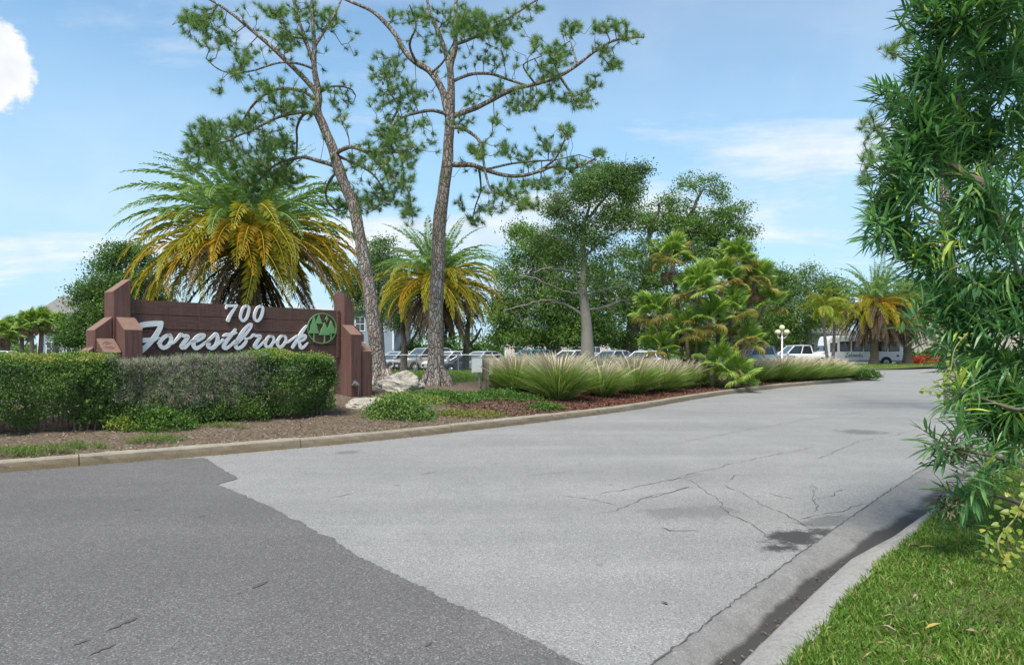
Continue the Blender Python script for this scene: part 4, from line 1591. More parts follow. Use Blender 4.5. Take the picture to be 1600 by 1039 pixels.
broad('bushy green oak left of the sign in front of the grey roofed house', 44, [(172, 566, 14), (172, 530, 12), (178, 490, 10), (185, 450, 6), (190, 420, 4)],
      [(192, 395, 34, 16), (165, 412, 22, 12), (222, 400, 18, 16), (215, 440, 34, 36), (172, 440, 34, 26), (135, 455, 22, 12), (150, 485, 44, 34, 1.2), (200, 490, 50, 50, 1.1), (118, 515, 24, 24), (160, 525, 60, 26, 1.2), (105, 532, 14, 12), (240, 470, 30, 40)], 850, 52, .165, ML_OAKL, sigma=.38, zbase=.1)
broad('light green tree seen between the leaning pine and the middle date palm', 62, [(598, 566, 8), (596, 520, 7), (592, 450, 6), (590, 410, 4)],
      [(590, 400, 30, 28), (575, 430, 24, 30), (612, 440, 24, 36), (560, 470, 24, 30), (600, 380, 18, 12), (620, 480, 30, 40), (540, 440, 20, 30)], 430, 46, .20, ML_OAKL, sigma=.45, zbase=0)
broad('leafy oak behind the white shuttle bus', 88, [(1262, 560, 12), (1262, 520, 10), (1260, 480, 8), (1262, 450, 5)],
      [(1262, 428, 24, 12), (1230, 445, 34, 24), (1290, 448, 30, 18), (1215, 430, 20, 14), (1250, 480, 50, 34, 1.2), (1210, 490, 34, 40), (1310, 470, 26, 26), (1290, 495, 40, 24), (1235, 520, 40, 24)], 620, 46, .28, ML_OAK, sigma=.7, zbase=0)
broad('tall dark oak filling the gap beside the globe lamp', 94, [(1195, 560, 10), (1195, 500, 9), (1190, 450, 6)],
      [(1190, 450, 34, 36), (1180, 500, 34, 34), (1215, 520, 34, 30), (1150, 520, 40, 24)], 360, 44, .30, ML_OAK, sigma=.7, zbase=0)
broad('rounded tree behind the right hand date palms', 90, [(1440, 560, 10), (1440, 500, 9), (1442, 450, 6)],
      [(1420, 460, 34, 22), (1470, 455, 44, 26), (1450, 490, 50, 24), (1380, 470, 26, 22), (1540, 450, 50, 40)], 420, 44, .28, ML_OAKL, sigma=.7, zbase=0)
for k, (px, d, w, lab) in enumerate([(631, 43.5, 11, 'slim grey trunked small tree left of the right pine, in front of the parked cars'),
                                     (728, 43.5, 11, 'slim grey trunked small tree just left of the utility box')]):
    x0 = px
    broad(lab, d, [(x0, 583, w * 1.3), (x0, 565, w), (x0 + 1, 540, w * .9), (x0 + (3 if k else -3), 510, w * .7), (x0 + (6 if k else -6), 490, w * .4)],
          [(x0 + (8 if k else -12), 480, 22, 20), (x0, 505, 20, 12)], 46, 16, .16, ML_OAKL, sigma=.25, rt=.012, name='small_tree',
          extra=[[(6, 3), (x0, 545), (x0 + 14, 530), (x0 + 24, 512)]])

# distant belt of trees that reads as one mass
b = MB()
n_ = 26000
xx = RNG.uniform(-210, 210, n_)
yy = 150 + RNG.uniform(-8, 8, n_)
hh = 5.0 + 2.2 * np.array([mnoise.noise(Vector((x * .06, 0, 3))) for x in xx]) + 1.0 * np.array([mnoise.noise(Vector((x * .25, 0, 7))) for x in xx])
hh = np.where(xx < -85, hh * .62, hh)
zz = hh * RNG.random(n_) ** .75
scatter(b, LEAF_OAK, np.c_[xx, yy, zz - .3], rdir(n_), rdir(n_, .6), RNG.uniform(.5, 1.2, n_), np.clip(RNG.normal(.45, .2, n_), 0, 1))
o = b.build('far_woods', ML_OAK)
o['kind'] = 'stuff'
o['label'] = 'distant belt of dark trees along the horizon'
o['category'] = 'woods'

# ================================================================== date palms
def frond_mesh(name, L, e0, bend, mat, seed, nl=44, ll=.46, droop=.25, tone=(.2, .9), ybias=0.0, curl=0.0):
    r_ = np.random.default_rng(seed)
    n_ = 24
    s_ = np.linspace(0, 1, n_)
    e = e0 - bend * s_ ** 1.35
    dxs, dzs = np.cos(e), np.sin(e)
    x = np.r_[0, np.cumsum((dxs[1:] + dxs[:-1]) * .5)] * L / (n_ - 1)
    z = np.r_[0, np.cumsum((dzs[1:] + dzs[:-1]) * .5)] * L / (n_ - 1)
    y = curl * L * s_ ** 2
    pts_ = np.c_[x, y, z]
    b_ = MB()
    sweep(b_, pts_, .030 * (1 - s_ * .85) * (L / 4.4), 4, a=.85)
    k = np.repeat(np.linspace(.13, .995, nl), 2)
    side = np.tile([1.0, -1.0], nl)
    k = np.clip(k + r_.normal(size=len(k)) * .004, .1, 1)
    pos = np.stack([np.interp(k, s_, pts_[:, i]) for i in range(3)], -1)
    ek = np.interp(k, s_, e)
    tang = np.stack([np.cos(ek), 2 * curl * k, np.sin(ek)], -1)
    nrm = np.stack([-np.sin(ek), np.zeros_like(ek), np.cos(ek)], -1)
    fw = .55 + .55 * k
    out = unit(tang * fw[:, None] + side[:, None] * np.array((0, 1.0, 0)) + nrm * (.30 - droop * .5) + r_.normal(size=(len(k), 3)) * .15)
    ln = ll * (np.sin(np.clip(k * 1.02, 0, 1) * math.pi * .88 + .28) ** .7) * r_.uniform(.85, 1.08, len(k))
    # leaflet: 5 vertices, drooping tip
    w_ = .031 * (L / 4.4)
    wd = unit(np.cross(out, nrm))
    mid = pos + out * (ln * .55)[:, None]
    tip = pos + out * ln[:, None] + np.array((0, 0, -1.0)) * (droop * ln)[:, None]
    V = np.stack([pos, mid + wd * w_ * .5, tip, mid - wd * w_ * .5], 1)
    fa = (np.array([(0, 1, 2), (0, 2, 3)])[None] + (np.arange(len(k)) * 4)[:, None, None]).reshape(-1, 3)
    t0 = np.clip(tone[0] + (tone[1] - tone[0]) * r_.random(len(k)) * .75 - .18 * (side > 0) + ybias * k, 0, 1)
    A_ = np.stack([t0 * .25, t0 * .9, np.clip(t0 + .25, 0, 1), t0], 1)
    b_.add(V.reshape(-1, 3), fa, A_.ravel())
    return b_.mesh(name, mat)


def frond_set(seed):
    S = {}
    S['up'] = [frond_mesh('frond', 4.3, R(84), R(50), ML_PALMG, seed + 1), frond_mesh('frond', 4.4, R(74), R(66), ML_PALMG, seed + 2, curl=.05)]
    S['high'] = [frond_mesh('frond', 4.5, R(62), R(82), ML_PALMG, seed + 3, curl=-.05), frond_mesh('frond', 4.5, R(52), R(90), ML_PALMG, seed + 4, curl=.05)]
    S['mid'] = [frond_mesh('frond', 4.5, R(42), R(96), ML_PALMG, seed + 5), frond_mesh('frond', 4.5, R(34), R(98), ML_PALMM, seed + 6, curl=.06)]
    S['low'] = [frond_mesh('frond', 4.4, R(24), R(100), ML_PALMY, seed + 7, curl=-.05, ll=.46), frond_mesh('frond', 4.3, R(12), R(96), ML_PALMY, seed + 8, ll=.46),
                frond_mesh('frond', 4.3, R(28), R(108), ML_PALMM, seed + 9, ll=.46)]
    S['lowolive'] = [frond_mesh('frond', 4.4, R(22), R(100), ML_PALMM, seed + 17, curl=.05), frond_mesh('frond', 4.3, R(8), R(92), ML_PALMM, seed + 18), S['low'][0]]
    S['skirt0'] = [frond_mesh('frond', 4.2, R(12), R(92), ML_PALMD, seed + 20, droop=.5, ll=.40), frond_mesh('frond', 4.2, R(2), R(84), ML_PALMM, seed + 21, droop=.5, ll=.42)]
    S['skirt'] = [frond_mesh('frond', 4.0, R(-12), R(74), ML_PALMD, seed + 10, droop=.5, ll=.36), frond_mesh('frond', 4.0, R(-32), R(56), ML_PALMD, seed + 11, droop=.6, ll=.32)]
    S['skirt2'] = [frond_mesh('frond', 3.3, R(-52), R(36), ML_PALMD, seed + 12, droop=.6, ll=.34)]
    return S


FS = frond_set(100)


def date_palm(label, px, crown_py, d, gz, scale, counts, seed, fruit=True, tr=.36):
    rr = random.Random(seed)
    x, y = (px - CX) * d / F, d
    zc_ = EYE - (crown_py - HY) * d / F
    root = thing('date_palm', label, 'palm tree', (x, y, gz))
    H = zc_ - gz
    b_ = MB()
    hs = np.linspace(-.1, H, 40)
    sweep(b_, np.c_[np.zeros(40), np.zeros(40), hs], tr * (1.15 - .25 * np.clip(hs / H, 0, 1) + .45 * np.exp(-np.clip(hs, 0, 9) * 2.5) + .05 * np.sin(hs * 26)), 16, bump=.12)
    b_.build('trunk', M_PTRUNK, root, local=True, smooth=True)
    b_ = MB()   # stub bases below the crown
    k = 60
    a_ = np.array([rr.uniform(0, 2 * math.pi) for _ in range(k)])
    h_ = np.array([H - rr.uniform(-.25, 1.1) for _ in range(k)])
    A_ = np.c_[np.cos(a_) * tr * .7, np.sin(a_) * tr * .7, h_ - .15]
    B_ = np.c_[np.cos(a_) * tr * 1.5, np.sin(a_) * tr * 1.5, h_ + .22]
    edge_tubes(b_, A_, B_, .08, .035, 5)
    b_.build('leaf_bases', M_PTRUNK, root, local=True, kind='stuff')
    for cls, cnt in counts:
        for i in range(cnt):
            me_ = FS[cls][rr.randrange(len(FS[cls]))]
            az = 2 * math.pi * (i + rr.uniform(-.32, .32)) / cnt + hash(cls) % 7 * 0 + {'up': .2, 'high': .7, 'mid': .1, 'low': .45, 'lowolive': .45, 'skirt0': .65, 'skirt': .9, 'skirt2': .3}[cls]
            sc_ = scale * rr.uniform(.88, 1.08)
            mx = Matrix.Translation((math.cos(az) * tr * .5, math.sin(az) * tr * .5, H + {'up': .25, 'high': .18, 'mid': .05, 'low': -.1, 'lowolive': -.1, 'skirt0': -.2, 'skirt': -.3, 'skirt2': -.5}[cls])) @ \
                Matrix.Rotation(az, 4, 'Z') @ Matrix.Rotation(R(rr.uniform(-7, 7)), 4, 'Y') @ Matrix.Rotation(R(rr.uniform(-18, 18)), 4, 'X') @ Matrix.Scale(sc_, 4)
            obj('frond', me_, root, mx)
    if fruit:
        for (dx_, dz_) in fruit:
            b_ = MB()
            k = 150
            o_ = np.array((dx_, -.75, H + dz_))
            st = np.repeat(np.array([[dx_ * .3, -.25, H + .1]]), 1, 0)
            sweep(b_, [st[0], (st[0] + o_) * .5 + np.array((0, 0, .15)), o_], .02, 5, a=.3)
            v_ = rdir(k, -.2)
            edge_tubes(b_, np.repeat(o_[None], k, 0) + RNG.normal(size=(k, 3)) * .05, o_ + v_ * RNG.uniform(.2, .48, (k, 1)) + np.array((0, 0, -.1)), .010, .014, 3, RNG.random(k))
            b_.build('fruit_cluster', ML_ORANGE, root, local=True)
    return root


date_palm('broad date palm with golden lower fronds rising behind the red sign', 392, 386, 28, .25, 1.2,
          [('up', 18), ('high', 40), ('mid', 40), ('low', 42), ('lowolive', 34), ('skirt0', 14), ('skirt', 8), ('skirt2', 16)], 5, [(-.95, .0), (.30, .38), (.65, .1)])
date_palm('date palm with a brown skirt standing behind the right pine', 684, 446, 42, .12, 1.06,
          [('up', 16), ('high', 28), ('mid', 36), ('lowolive', 46), ('skirt0', 14), ('skirt', 34), ('skirt2', 26)], 6, [(.4, .1)], .33)
date_palm('shaggy date palm with orange fruit in front of the white shuttle bus', 1366, 478, 60, .26, 1.06,
          [('up', 14), ('high', 20), ('mid', 16), ('lowolive', 24), ('low', 2), ('skirt0', 26), ('skirt', 34), ('skirt2', 22)], 7, [(-.5, .5), (.3, .55), (.9, .3), (-1.0, .2)], .31)
date_palm('second date palm with a brown skirt, right of the fruiting one', 1418, 482, 61, .26, .95,
          [('up', 10), ('high', 16), ('mid', 14), ('lowolive', 14), ('skirt0', 22), ('skirt', 30), ('skirt2', 18)], 8, None, .32)

# slender yellow-green palms beside the bus
FSY = [frond_mesh('frond', 2.3, R(62), R(110), ML_PALMQ, 301, 34, .42, .45, (.3, 1)), frond_mesh('frond', 2.4, R(35), R(110), ML_PALMQ, 302, 34, .42, .45, (.35, 1)), frond_mesh('frond', 2.3, R(80), R(85), ML_PALMQ, 303, 34, .42, .4, (.2, .9)),
       frond_mesh('frond', 2.3, R(8), R(85), ML_PALMQ, 304, 34, .42, .5, (.5, 1))]
for k, (px, top, d, dx_, lab) in enumerate([(1287, 482, 50, -.2, 'slender yellow green palm at the end of the mulch bed, left of the pair'), (1304, 490, 51.5, .1, 'slender yellow green palm leaning in front of the shuttle bus door')]):
    x = (px - CX) * d / F
    zc_ = EYE - (top - HY) * d / F
    root = thing('slender_palm', lab, 'palm tree', (x, d, .05))
    b_ = MB()
    hs = np.linspace(-.1, zc_, 16)
    sweep(b_, np.c_[dx_ * (hs / zc_ - 1) ** 2 * -2.0, np.zeros(16), hs], .13 - .03 * hs / zc_, 8, bump=.1)
    b_.build('trunk', M_GBARK, root, local=True, smooth=True)
    for i in range(22):
        az = 2 * math.pi * i * .382 + random.uniform(-.2, .2)
        obj('frond', FSY[i % 4], root, Matrix.Translation((0, 0, zc_)) @ Matrix.Rotation(az, 4, 'Z') @ Matrix.Rotation(R(random.uniform(-8, 8)), 4, 'Y') @ Matrix.Scale(random.uniform(.8, 1.02), 4))


# ================================================================== fan palms
def fan_mesh(name, Rad, pet, spread, mat, seed, nseg=34, droop=.12, fold=.14, tone=(.1, .9)):
    r_ = np.random.default_rng(seed)
    b_ = MB()
    sweep(b_, [(0, 0, 0), (pet * .5, 0, pet * .04), (pet, 0, 0)], [.014, .011, .008], 4, a=.75)
    a_ = np.linspace(-spread, spread, nseg)
    for i, q in enumerate(a_):
        L = Rad * (.80 + .24 * math.cos(q * .55)) * r_.uniform(.9, 1.05)
        d_ = np.array((math.cos(q), math.sin(q), 0))
        s_ = np.array((-d_[1], d_[0], 0))
        dq = (a_[1] - a_[0])
        c0 = np.array((pet, 0, 0))
        up = np.array((0, 0, 1.0))
        lift = .10 * math.cos(q)
        m1 = c0 + d_ * L * .55 + up * (lift * L + (fold * .1 if i % 2 else -fold * .1))
        w_ = L * .55 * dq * .52
        tip = c0 + d_ * L * (1 - droop * .15) + up * (lift * L - droop * L * r_.uniform(.6, 1.6))
        q3 = c0 + d_ * L * .80 + up * (lift * L - droop * L * .35)
        t_ = tone[0] + (tone[1] - tone[0]) * r_.random()
        b_.add([c0, m1 + s_ * w_ - up * .02, m1 + up * .025, m1 - s_ * w_ - up * .02, q3 + s_ * w_ * .5, q3 - s_ * w_ * .5, tip],
               [(0, 1, 2), (0, 2, 3), (1, 4, 2), (2, 5, 3), (2, 4, 6), (2, 6, 5)], np.array([t_ * .6, t_ * .8, t_ * .8, t_ * .8, t_, t_, min(1, t_ + .25)]))
    return b_.mesh(name, mat)


FG = [fan_mesh('fan_leaf', .62, .62, R(118), ML_FANG, 401), fan_mesh('fan_leaf', .58, .55, R(105), ML_FANG, 402, droop=.22), fan_mesh('fan_leaf', .64, .5, R(125), ML_FANG, 403, droop=.08)]
FY = [fan_mesh('fan_leaf', .58, .5, R(100), ML_FANY, 411, droop=.35), fan_mesh('fan_leaf', .60, .55, R(115), ML_FANY, 412, droop=.25)]
FT = [fan_mesh('fan_leaf', .55, .5, R(70), ML_FANT, 421, droop=.5, nseg=24)]
stems = [  # px, crown py, lean px at foot, distance, leaves
    (1050, 405, 1068, 27.2, 18), (1090, 452, 1088, 26.4, 20), (1022, 492, 1050, 27.0, 15), (1150, 408, 1138, 28.0, 18), (1128, 440, 1118, 27.4, 15), (1180, 440, 1150, 28.2, 16), (1110, 500, 1104, 26.3, 13),
    (1146, 490, 1138, 27.0, 15), (1072, 520, 1078, 26.6, 12), (1030, 548, 1052, 26.6, 10), (1165, 535, 1150, 27.0, 11), (1122, 572, 1112, 25.8, 11), (1150, 588, 1142, 25.6, 9), (1195, 478, 1158, 28.6, 10), (1085, 562, 1090, 27.4, 9)]
for k, (px, py, fx, d, nlv) in enumerate(stems):
    top = P(px, py, d)
    ft = on_island(fx, d + .15)
    fan = thing('fan_palm', ['tallest fan palm of the clump with bronze upper leaves', 'fan palm with the broad green crown in the middle of the clump', 'fan palm leaning left out of the clump with yellow old leaves',
                             'fan palm with the high crown at the right of the clump', 'fan palm with pale crown between the two high crowns', 'fan palm leaning right at the top of the clump', 'short fan palm at the centre front of the clump',
                             'fan palm with drooping tan leaves right of the clump centre', 'low fan palm behind the middle stems of the clump', 'lowest left fan palm spreading over the fountain grass', 'low fan palm at the right side of the clump',
                             'small bright fan palm sprouting at the front foot of the clump', 'smallest light green fan palm next to the kerb side mulch', 'rightmost fan palm reaching toward the globe lamp', 'short fan palm hidden low among the clump stems'][k],
                'palm tree', ft, 0, 'fan palms growing in one clump')
    H = top - ft
    b_ = MB()
    s_ = np.linspace(0, 1, 18)
    pts_ = np.c_[H.x * s_ ** 1.4, H.y * s_, H.z * s_]
    pts_[0, 2] = -.1
    sweep(b_, pts_, .075 + .012 * np.sin(s_ * 60), 8, bump=.25, bfreq=9)
    b_.build('stem', M_PTRUNK, fan, local=True, smooth=True)
    for i in range(nlv):
        az = i * 2.3999 + random.uniform(-.3, .3)
        f_ = i / nlv
        el = R(78 - 118 * f_ + random.uniform(-10, 10))
        if f_ > .86 and k in (0, 2, 5, 7, 3):
            me_, el = FT[0], R(-72)
        elif f_ > .62 or (k == 0 and f_ > .25 and random.random() < .6):
            me_ = FY[i % 2] if random.random() < .75 else FG[i % 3]
        else:
            me_ = FG[i % 3]
        sc_ = random.uniform(.88, 1.08)
        mx = Matrix.Translation(H) @ Matrix.Rotation(az, 4, 'Z') @ Matrix.Rotation(-el, 4, 'Y') @ Matrix.Rotation(R(random.uniform(-25, 25)), 4, 'X') @ Matrix.Scale(sc_, 4)
        obj('fan_leaf', me_, fan, mx)

# cabbage palms at the far left, small in the picture: trunk and crown only
for k, (px, py, d, lab) in enumerate([(14, 505, 72, 'leftmost cabbage palm above the white car'), (34, 503, 76, 'cabbage palm with a dark trunk, second from the left edge'), (48, 494, 70, 'cabbage palm with the tallest crown left of the grey gable'),
                                      (66, 492, 71, 'cabbage palm in front of the grey gable roof'), (88, 498, 74, 'cabbage palm next to the white porch, nearest the oak'), (3, 512, 70, 'cabbage palm cut by the left edge of the view')]):
    top = P(px, py + 12, d)
    sp = thing('cabbage_palm', lab, 'palm tree', (top.x, top.y, 0), 0, 'cabbage palms beside the grey roofed house')
    b_ = MB()
    sweep(b_, [(.3 * (k % 3 - 1), 0, -.1), (.12 * (k % 3 - 1), 0, top.z * .5), (0, 0, top.z)], [.26, .22, .2], 9, bump=.15)
    b_.build('trunk', M_PTRUNK, sp, local=True, smooth=True)
    for i in range(30):
        az, el = i * 2.3999 + random.uniform(-.2, .2), R(80 - 140 * (i / 30) + random.uniform(-8, 8))
        me_ = FG[i % 3] if i < 25 else FT[0]
        obj('fan_leaf', me_, sp, Matrix.Translation((0, 0, top.z)) @ Matrix.Rotation(az, 4, 'Z') @ Matrix.Rotation(-el, 4, 'Y') @ Matrix.Rotation(R(random.uniform(-30, 30)), 4, 'X') @ Matrix.Scale(random.uniform(1.25, 1.6), 4))


# ================================================================== clipped hedge in front of the sign
RNG = np.random.default_rng(33)
HA, HB = np.array((-8.3, 10.3)), np.array((-3.55, 13.85))
HU = (HB - HA) / np.linalg.norm(HB - HA)
HL = np.linalg.norm(HB - HA)
HN = np.array((-HU[1], HU[0]))      # towards the sign
HW = 1.35


def hz(s_):
    return 1.505 + .035 * math.sin(s_ * 1.7) + .03 * math.sin(s_ * 4.1 + 1)


def hp(s_, w, z):
    q = HA + HU * s_ + HN * w
    return np.array((q[0], q[1], z))


def hedge_bulge(s_, z):
    return .20 * mnoise.noise(Vector((s_ * 1.1, z * 1.4, 2))) + .10 * mnoise.noise(Vector((s_ * 3.1, z * 3.3, 5)))


def hedge(label, s0, s1, nleaf, mat=ML_HEDGE, gap=True, z_low=.0, yellow_top=.35, name='clipped_hedge', size=.036, round_end=0):
    c_ = hp((s0 + s1) / 2, HW / 2, 0)
    root = thing(name, label, 'hedge', (c_[0], c_[1], hgt(c_[0], c_[1])))
    # twiggy inside
    b_ = MB()
    nn = int((s1 - s0) / .25)
    fe = []
    for i in range(nn * 5):
        s_, w = RNG.uniform(s0 + .1, s1 - .1), RNG.uniform(.2, HW - .2)
        q = hp(s_, w, 0)
        g_ = hgt(q[0], q[1])
        fe.append((q[0], q[1], g_ + .25))
        sweep(b_, [(q[0], q[1], g_ - .05), (q[0] + RNG.normal() * .03, q[1] + RNG.normal() * .03, g_ + .15), (q[0] + RNG.normal() * .05, q[1], g_ + .32)], [.016, .014, .010], 5)
    tg = np.array([hp(RNG.uniform(s0 + .05, s1 - .05), RNG.uniform(.08, HW - .1), RNG.uniform(.45, 1.38)) for _ in range(nn * 40)])
    N, par, tips, ns = grow(np.array(fe), tg, .2, .35, .08)
    wood(b_, N, par, ns, .0035, .42, .02, 3)
    b_.build('stems', M_TWIG, root, kind='stuff')
    b_ = MB()
    pos, nor = [], []
    cnt = 0
    LL = s1 - s0
    areas = np.array([LL * 1.15, LL * HW, HW * 1.15 * .8, HW * 1.15 * .8, LL * .6])
    face = RNG.choice(5, size=nleaf, p=areas / areas.sum())
    for f_ in face:
        u1, u2 = RNG.random(), RNG.random()
        dep = abs(RNG.normal()) * .10 + (RNG.random() < .25) * RNG.random() * .45
        s_ = s0 + LL * u1
        if f_ == 0 or f_ == 4:
            z = .32 + (hz(s_) - .32) * u2
            q = hp(s_, 0, z)
            low = hgt(q[0], q[1]) + .05 + .16 * abs(mnoise.noise(Vector((s_ * 1.3, 0, 9)))) * 2
            z = low + (hz(s_) - low) * u2
            w = hedge_bulge(s_, z) - .10 * max(0, (z - hz(s_) + .2) / .2) ** 2 * -1 + dep
            n_ = (-HN[0], -HN[1], .25)
            if f_ == 4:
                w, n_ = HW - w, (HN[0], HN[1], .25)
        elif f_ == 1:
            w = HW * u2
            z = hz(s_) + hedge_bulge(s_, w + 7) * .40 - dep * .8 - max(0, .28 - w) ** 2 * 1.6 - max(0, w - HW + .28) ** 2 * 1.6
            n_ = (0, 0, 1)
        else:
            w = HW * u2
            z = .35 + (hz(s_) - .35) * RNG.random()
            sg = 1 if f_ == 3 else -1
            s_ = (s1 if sg > 0 else s0) - sg * (dep + hedge_bulge(w * 2 + sg, z))
            n_ = (HU[0] * sg, HU[1] * sg, .2)
        # round the shoulders
        pos.append(hp(s_, w, z))
        nor.append(n_)
    pos, nor = np.array(pos), unit(np.array(nor))
    if round_end:
        e = np.clip((pos[:, :2] - HA) @ HU - (s1 - .35), 0, None)
        pos[:, 2] -= np.where(pos[:, 2] > 1.15, e ** 2 * 1.0, 0)
    n_ = len(pos)
    clump = np.array([mnoise.noise(Vector(q * 2.2)) for q in pos])
    fine = np.array([mnoise.noise(Vector(q * 7)) for q in pos])
    keep = (fine + clump * .6) > -.34
    tone = .42 + .42 * clump + .14 * RNG.normal(size=n_) + yellow_top * np.clip((pos[:, 2] - 1.32) / .14, 0, 1)
    tone -= .10
    scatter(b_, LEAF_SM, pos[keep], unit(rdir(n_) + nor * .5)[keep], unit(nor + rdir(n_) * .8)[keep], (size * RNG.uniform(.7, 1.35, n_))[keep], np.clip(tone, 0, 1)[keep])
    for _ in range(int(LL * 34)):      # stray shoots above the clipped top and out of the face
        s_ = RNG.uniform(s0 + .05, s1 - .05)
        if RNG.random() < .6:
            w = RNG.uniform(.05, HW)
            q0_ = hp(s_, w, hz(s_) - .06)
            v_ = np.array((RNG.normal() * .25, RNG.normal() * .25, 1.0))
        else:
            z = RNG.uniform(.6, 1.35)
            q0_ = hp(s_, hedge_bulge(s_, z), z)
            v_ = np.array((-HN[0], -HN[1], RNG.uniform(.1, .9)))
        m_ = int(RNG.integers(6, 14))
        tt_ = np.linspace(.1, 1, m_)[:, None] * RNG.uniform(.06, .17)
        scatter(b_, LEAF_SM, q0_ + unit(v_) * tt_ + RNG.normal(size=(m_, 3)) * .008, rdir(m_, .5), rdir(m_, .6), size * .9, np.clip(RNG.normal(.75, .12, m_), 0, 1))
    b_.build('foliage', mat, root, kind='stuff')
    return root


def dead_shrub(label, s0, s1, seed):
    global RNG
    RNG = np.random.default_rng(seed)
    c_ = hp((s0 + s1) / 2, HW / 2, 0)
    root = thing('dead_shrub', label, 'shrub', (c_[0], c_[1], hgt(c_[0], c_[1])))
    seeds = []
    b_ = MB()
    for k in range(7):
        s_ = s0 + (s1 - s0) * (k + .5) / 7 + RNG.normal() * .05
        q0_ = hp(s_, HW * .5 + RNG.normal() * .15, 0)
        g_ = hgt(q0_[0], q0_[1])
        q0_[2] = g_ - .05
        q2_ = hp(s_ + RNG.normal() * .18, HW * .35 + RNG.normal() * .2, g_ + .55)
        pp = catmull(np.array([q0_, (q0_ + q2_) / 2 + RNG.normal(size=3) * .05, q2_]), 4)
        sweep(b_, pp, np.linspace(.024, .012, len(pp)), 6)
        seeds.append(pp[3:])
    tg = []
    for i in range(2300):
        s_ = RNG.uniform(s0 - .04, s1 + .04)
        w = HW * .5 * (1 - math.cos(RNG.random() * math.pi)) if RNG.random() < .35 else abs(RNG.normal()) * .13 + .02
        top = hz(s_) - .05 + .06 * mnoise.noise(Vector((s_ * 2.5, w * 2, 4)))
        z = .5 + (top - .5) * RNG.random() ** .6
        if RNG.random() < .28:
            z = top - abs(RNG.normal()) * .04
            w = RNG.uniform(.05, HW)
        q = hp(s_, w + hedge_bulge(s_, z) * .8 - .12 * max(0, (z - top + .15)), z)
        tg.append(q)
    N, par, tips, ns = grow(np.concatenate(seeds), np.array(tg), .22, .25, .13)
    wood(b_, N, par, ns, .0034, .38, .016, 3)
    b_.build('branches', M_DEADTWIG, root, kind='stuff')
    # fine dead twiglets and shrivelled leaves
    b_ = MB()
    tp = N[tips]
    own = np.repeat(np.arange(len(tp)), 5)
    n_ = len(own)
    edge_tubes(b_, tp[own], tp[own] + rdir(n_, .3) * RNG.uniform(.03, .11, (n_, 1)), .0022, .0014, 3)
    b_.build('twigs', M_DEADTWIG, root, kind='stuff')
    # living shoots low down and here and there
    b_ = MB()
    lo = np.array([hp(RNG.uniform(s0, s1), abs(RNG.normal()) * .18 - .05, 0) for _ in range(70)])
    for q in lo:
        q[2] = hgt(q[0], q[1]) + .08 + abs(RNG.normal()) * .22
    m_ = 60
    own = np.repeat(np.arange(len(lo)), m_)
    pos = lo[own] + RNG.normal(size=(len(own), 3)) * np.array((.09, .07, .07))
    hi = tp[RNG.random(len(tp)) < .30]
    own2 = np.repeat(np.arange(len(hi)), 9)
    pos = np.concatenate([pos, hi[own2] + RNG.normal(size=(len(own2), 3)) * .04])
    n_ = len(pos)
    scatter(b_, LEAF_SM, pos, rdir(n_, .2), rdir(n_, .7), .036 * RNG.uniform(.7, 1.3, n_), np.clip(RNG.normal(.45, .2, n_), 0, 1))
    b_.build('living_leaves', ML_HEDGE, root, kind='stuff')


hedge('long clipped green hedge running out of the left edge of the view', -2.6, HL * .345, 110000, yellow_top=.5)
dead_shrub('dried out grey shrub in the hedge row, left one of the dead pair', HL * .33, HL * .55, 34)
dead_shrub('dried out grey shrub in the hedge row, right one next to the green block', HL * .55, HL * .755, 35)
hedge('short block of clipped green hedge at the right end of the row', HL * .735, HL, 52000, round_end=1)


# ================================================================== low plants
def low_plant(label, c_, rx, ry, h, n, mat, size, name='ground_cover_plant', tone=.5, up=.5, T=LEAF_SM, cat='plant', group=None, clump=9):
    root = thing(name, label, cat, c_, 0, group)
    b_ = MB()
    k = 70
    a_ = RNG.uniform(0, 2 * math.pi, k)
    r_ = RNG.random(k) ** .5
    ct = np.c_[np.cos(a_) * r_ * rx, np.sin(a_) * r_ * ry, h * (1 - r_ ** 2) * RNG.uniform(.5, 1.0, k) + .02]
    if c_[1] < 46:
        gz_ = isl_z(ct[:, :2] + np.array((c_[0], c_[1]))) - c_[2]
        ct[:, 2] += gz_
    else:
        gz_ = np.zeros(k)
    edge_tubes(b_, np.c_[ct[:, 0] * .6, ct[:, 1] * .6, gz_ - .03], ct, .006, .003, 4)
    b_.build('stems', M_TWIG, root, local=True)
    own = RNG.integers(0, k, n)
    sg = min(rx, ry) / clump * 2
    pos = ct[own] + RNG.normal(size=(n, 3)) * np.array((sg, sg, min(sg, h * .25) * .6))
    pos[:, 2] = np.maximum(pos[:, 2], gz_[own] + .01)
    b_ = MB()
    tn = np.clip(tone + .13 * RNG.normal(size=k)[own] + .15 * RNG.normal(size=n), 0, 1)
    scatter(b_, T, pos, rdir(n, .1), rdir(n, up + .4), size * RNG.uniform(.7, 1.3, n), tn)
    b_.build('leaves', mat, root, local=True, kind='stuff')
    return root


def isl(px, py):
    return hit(px, py)


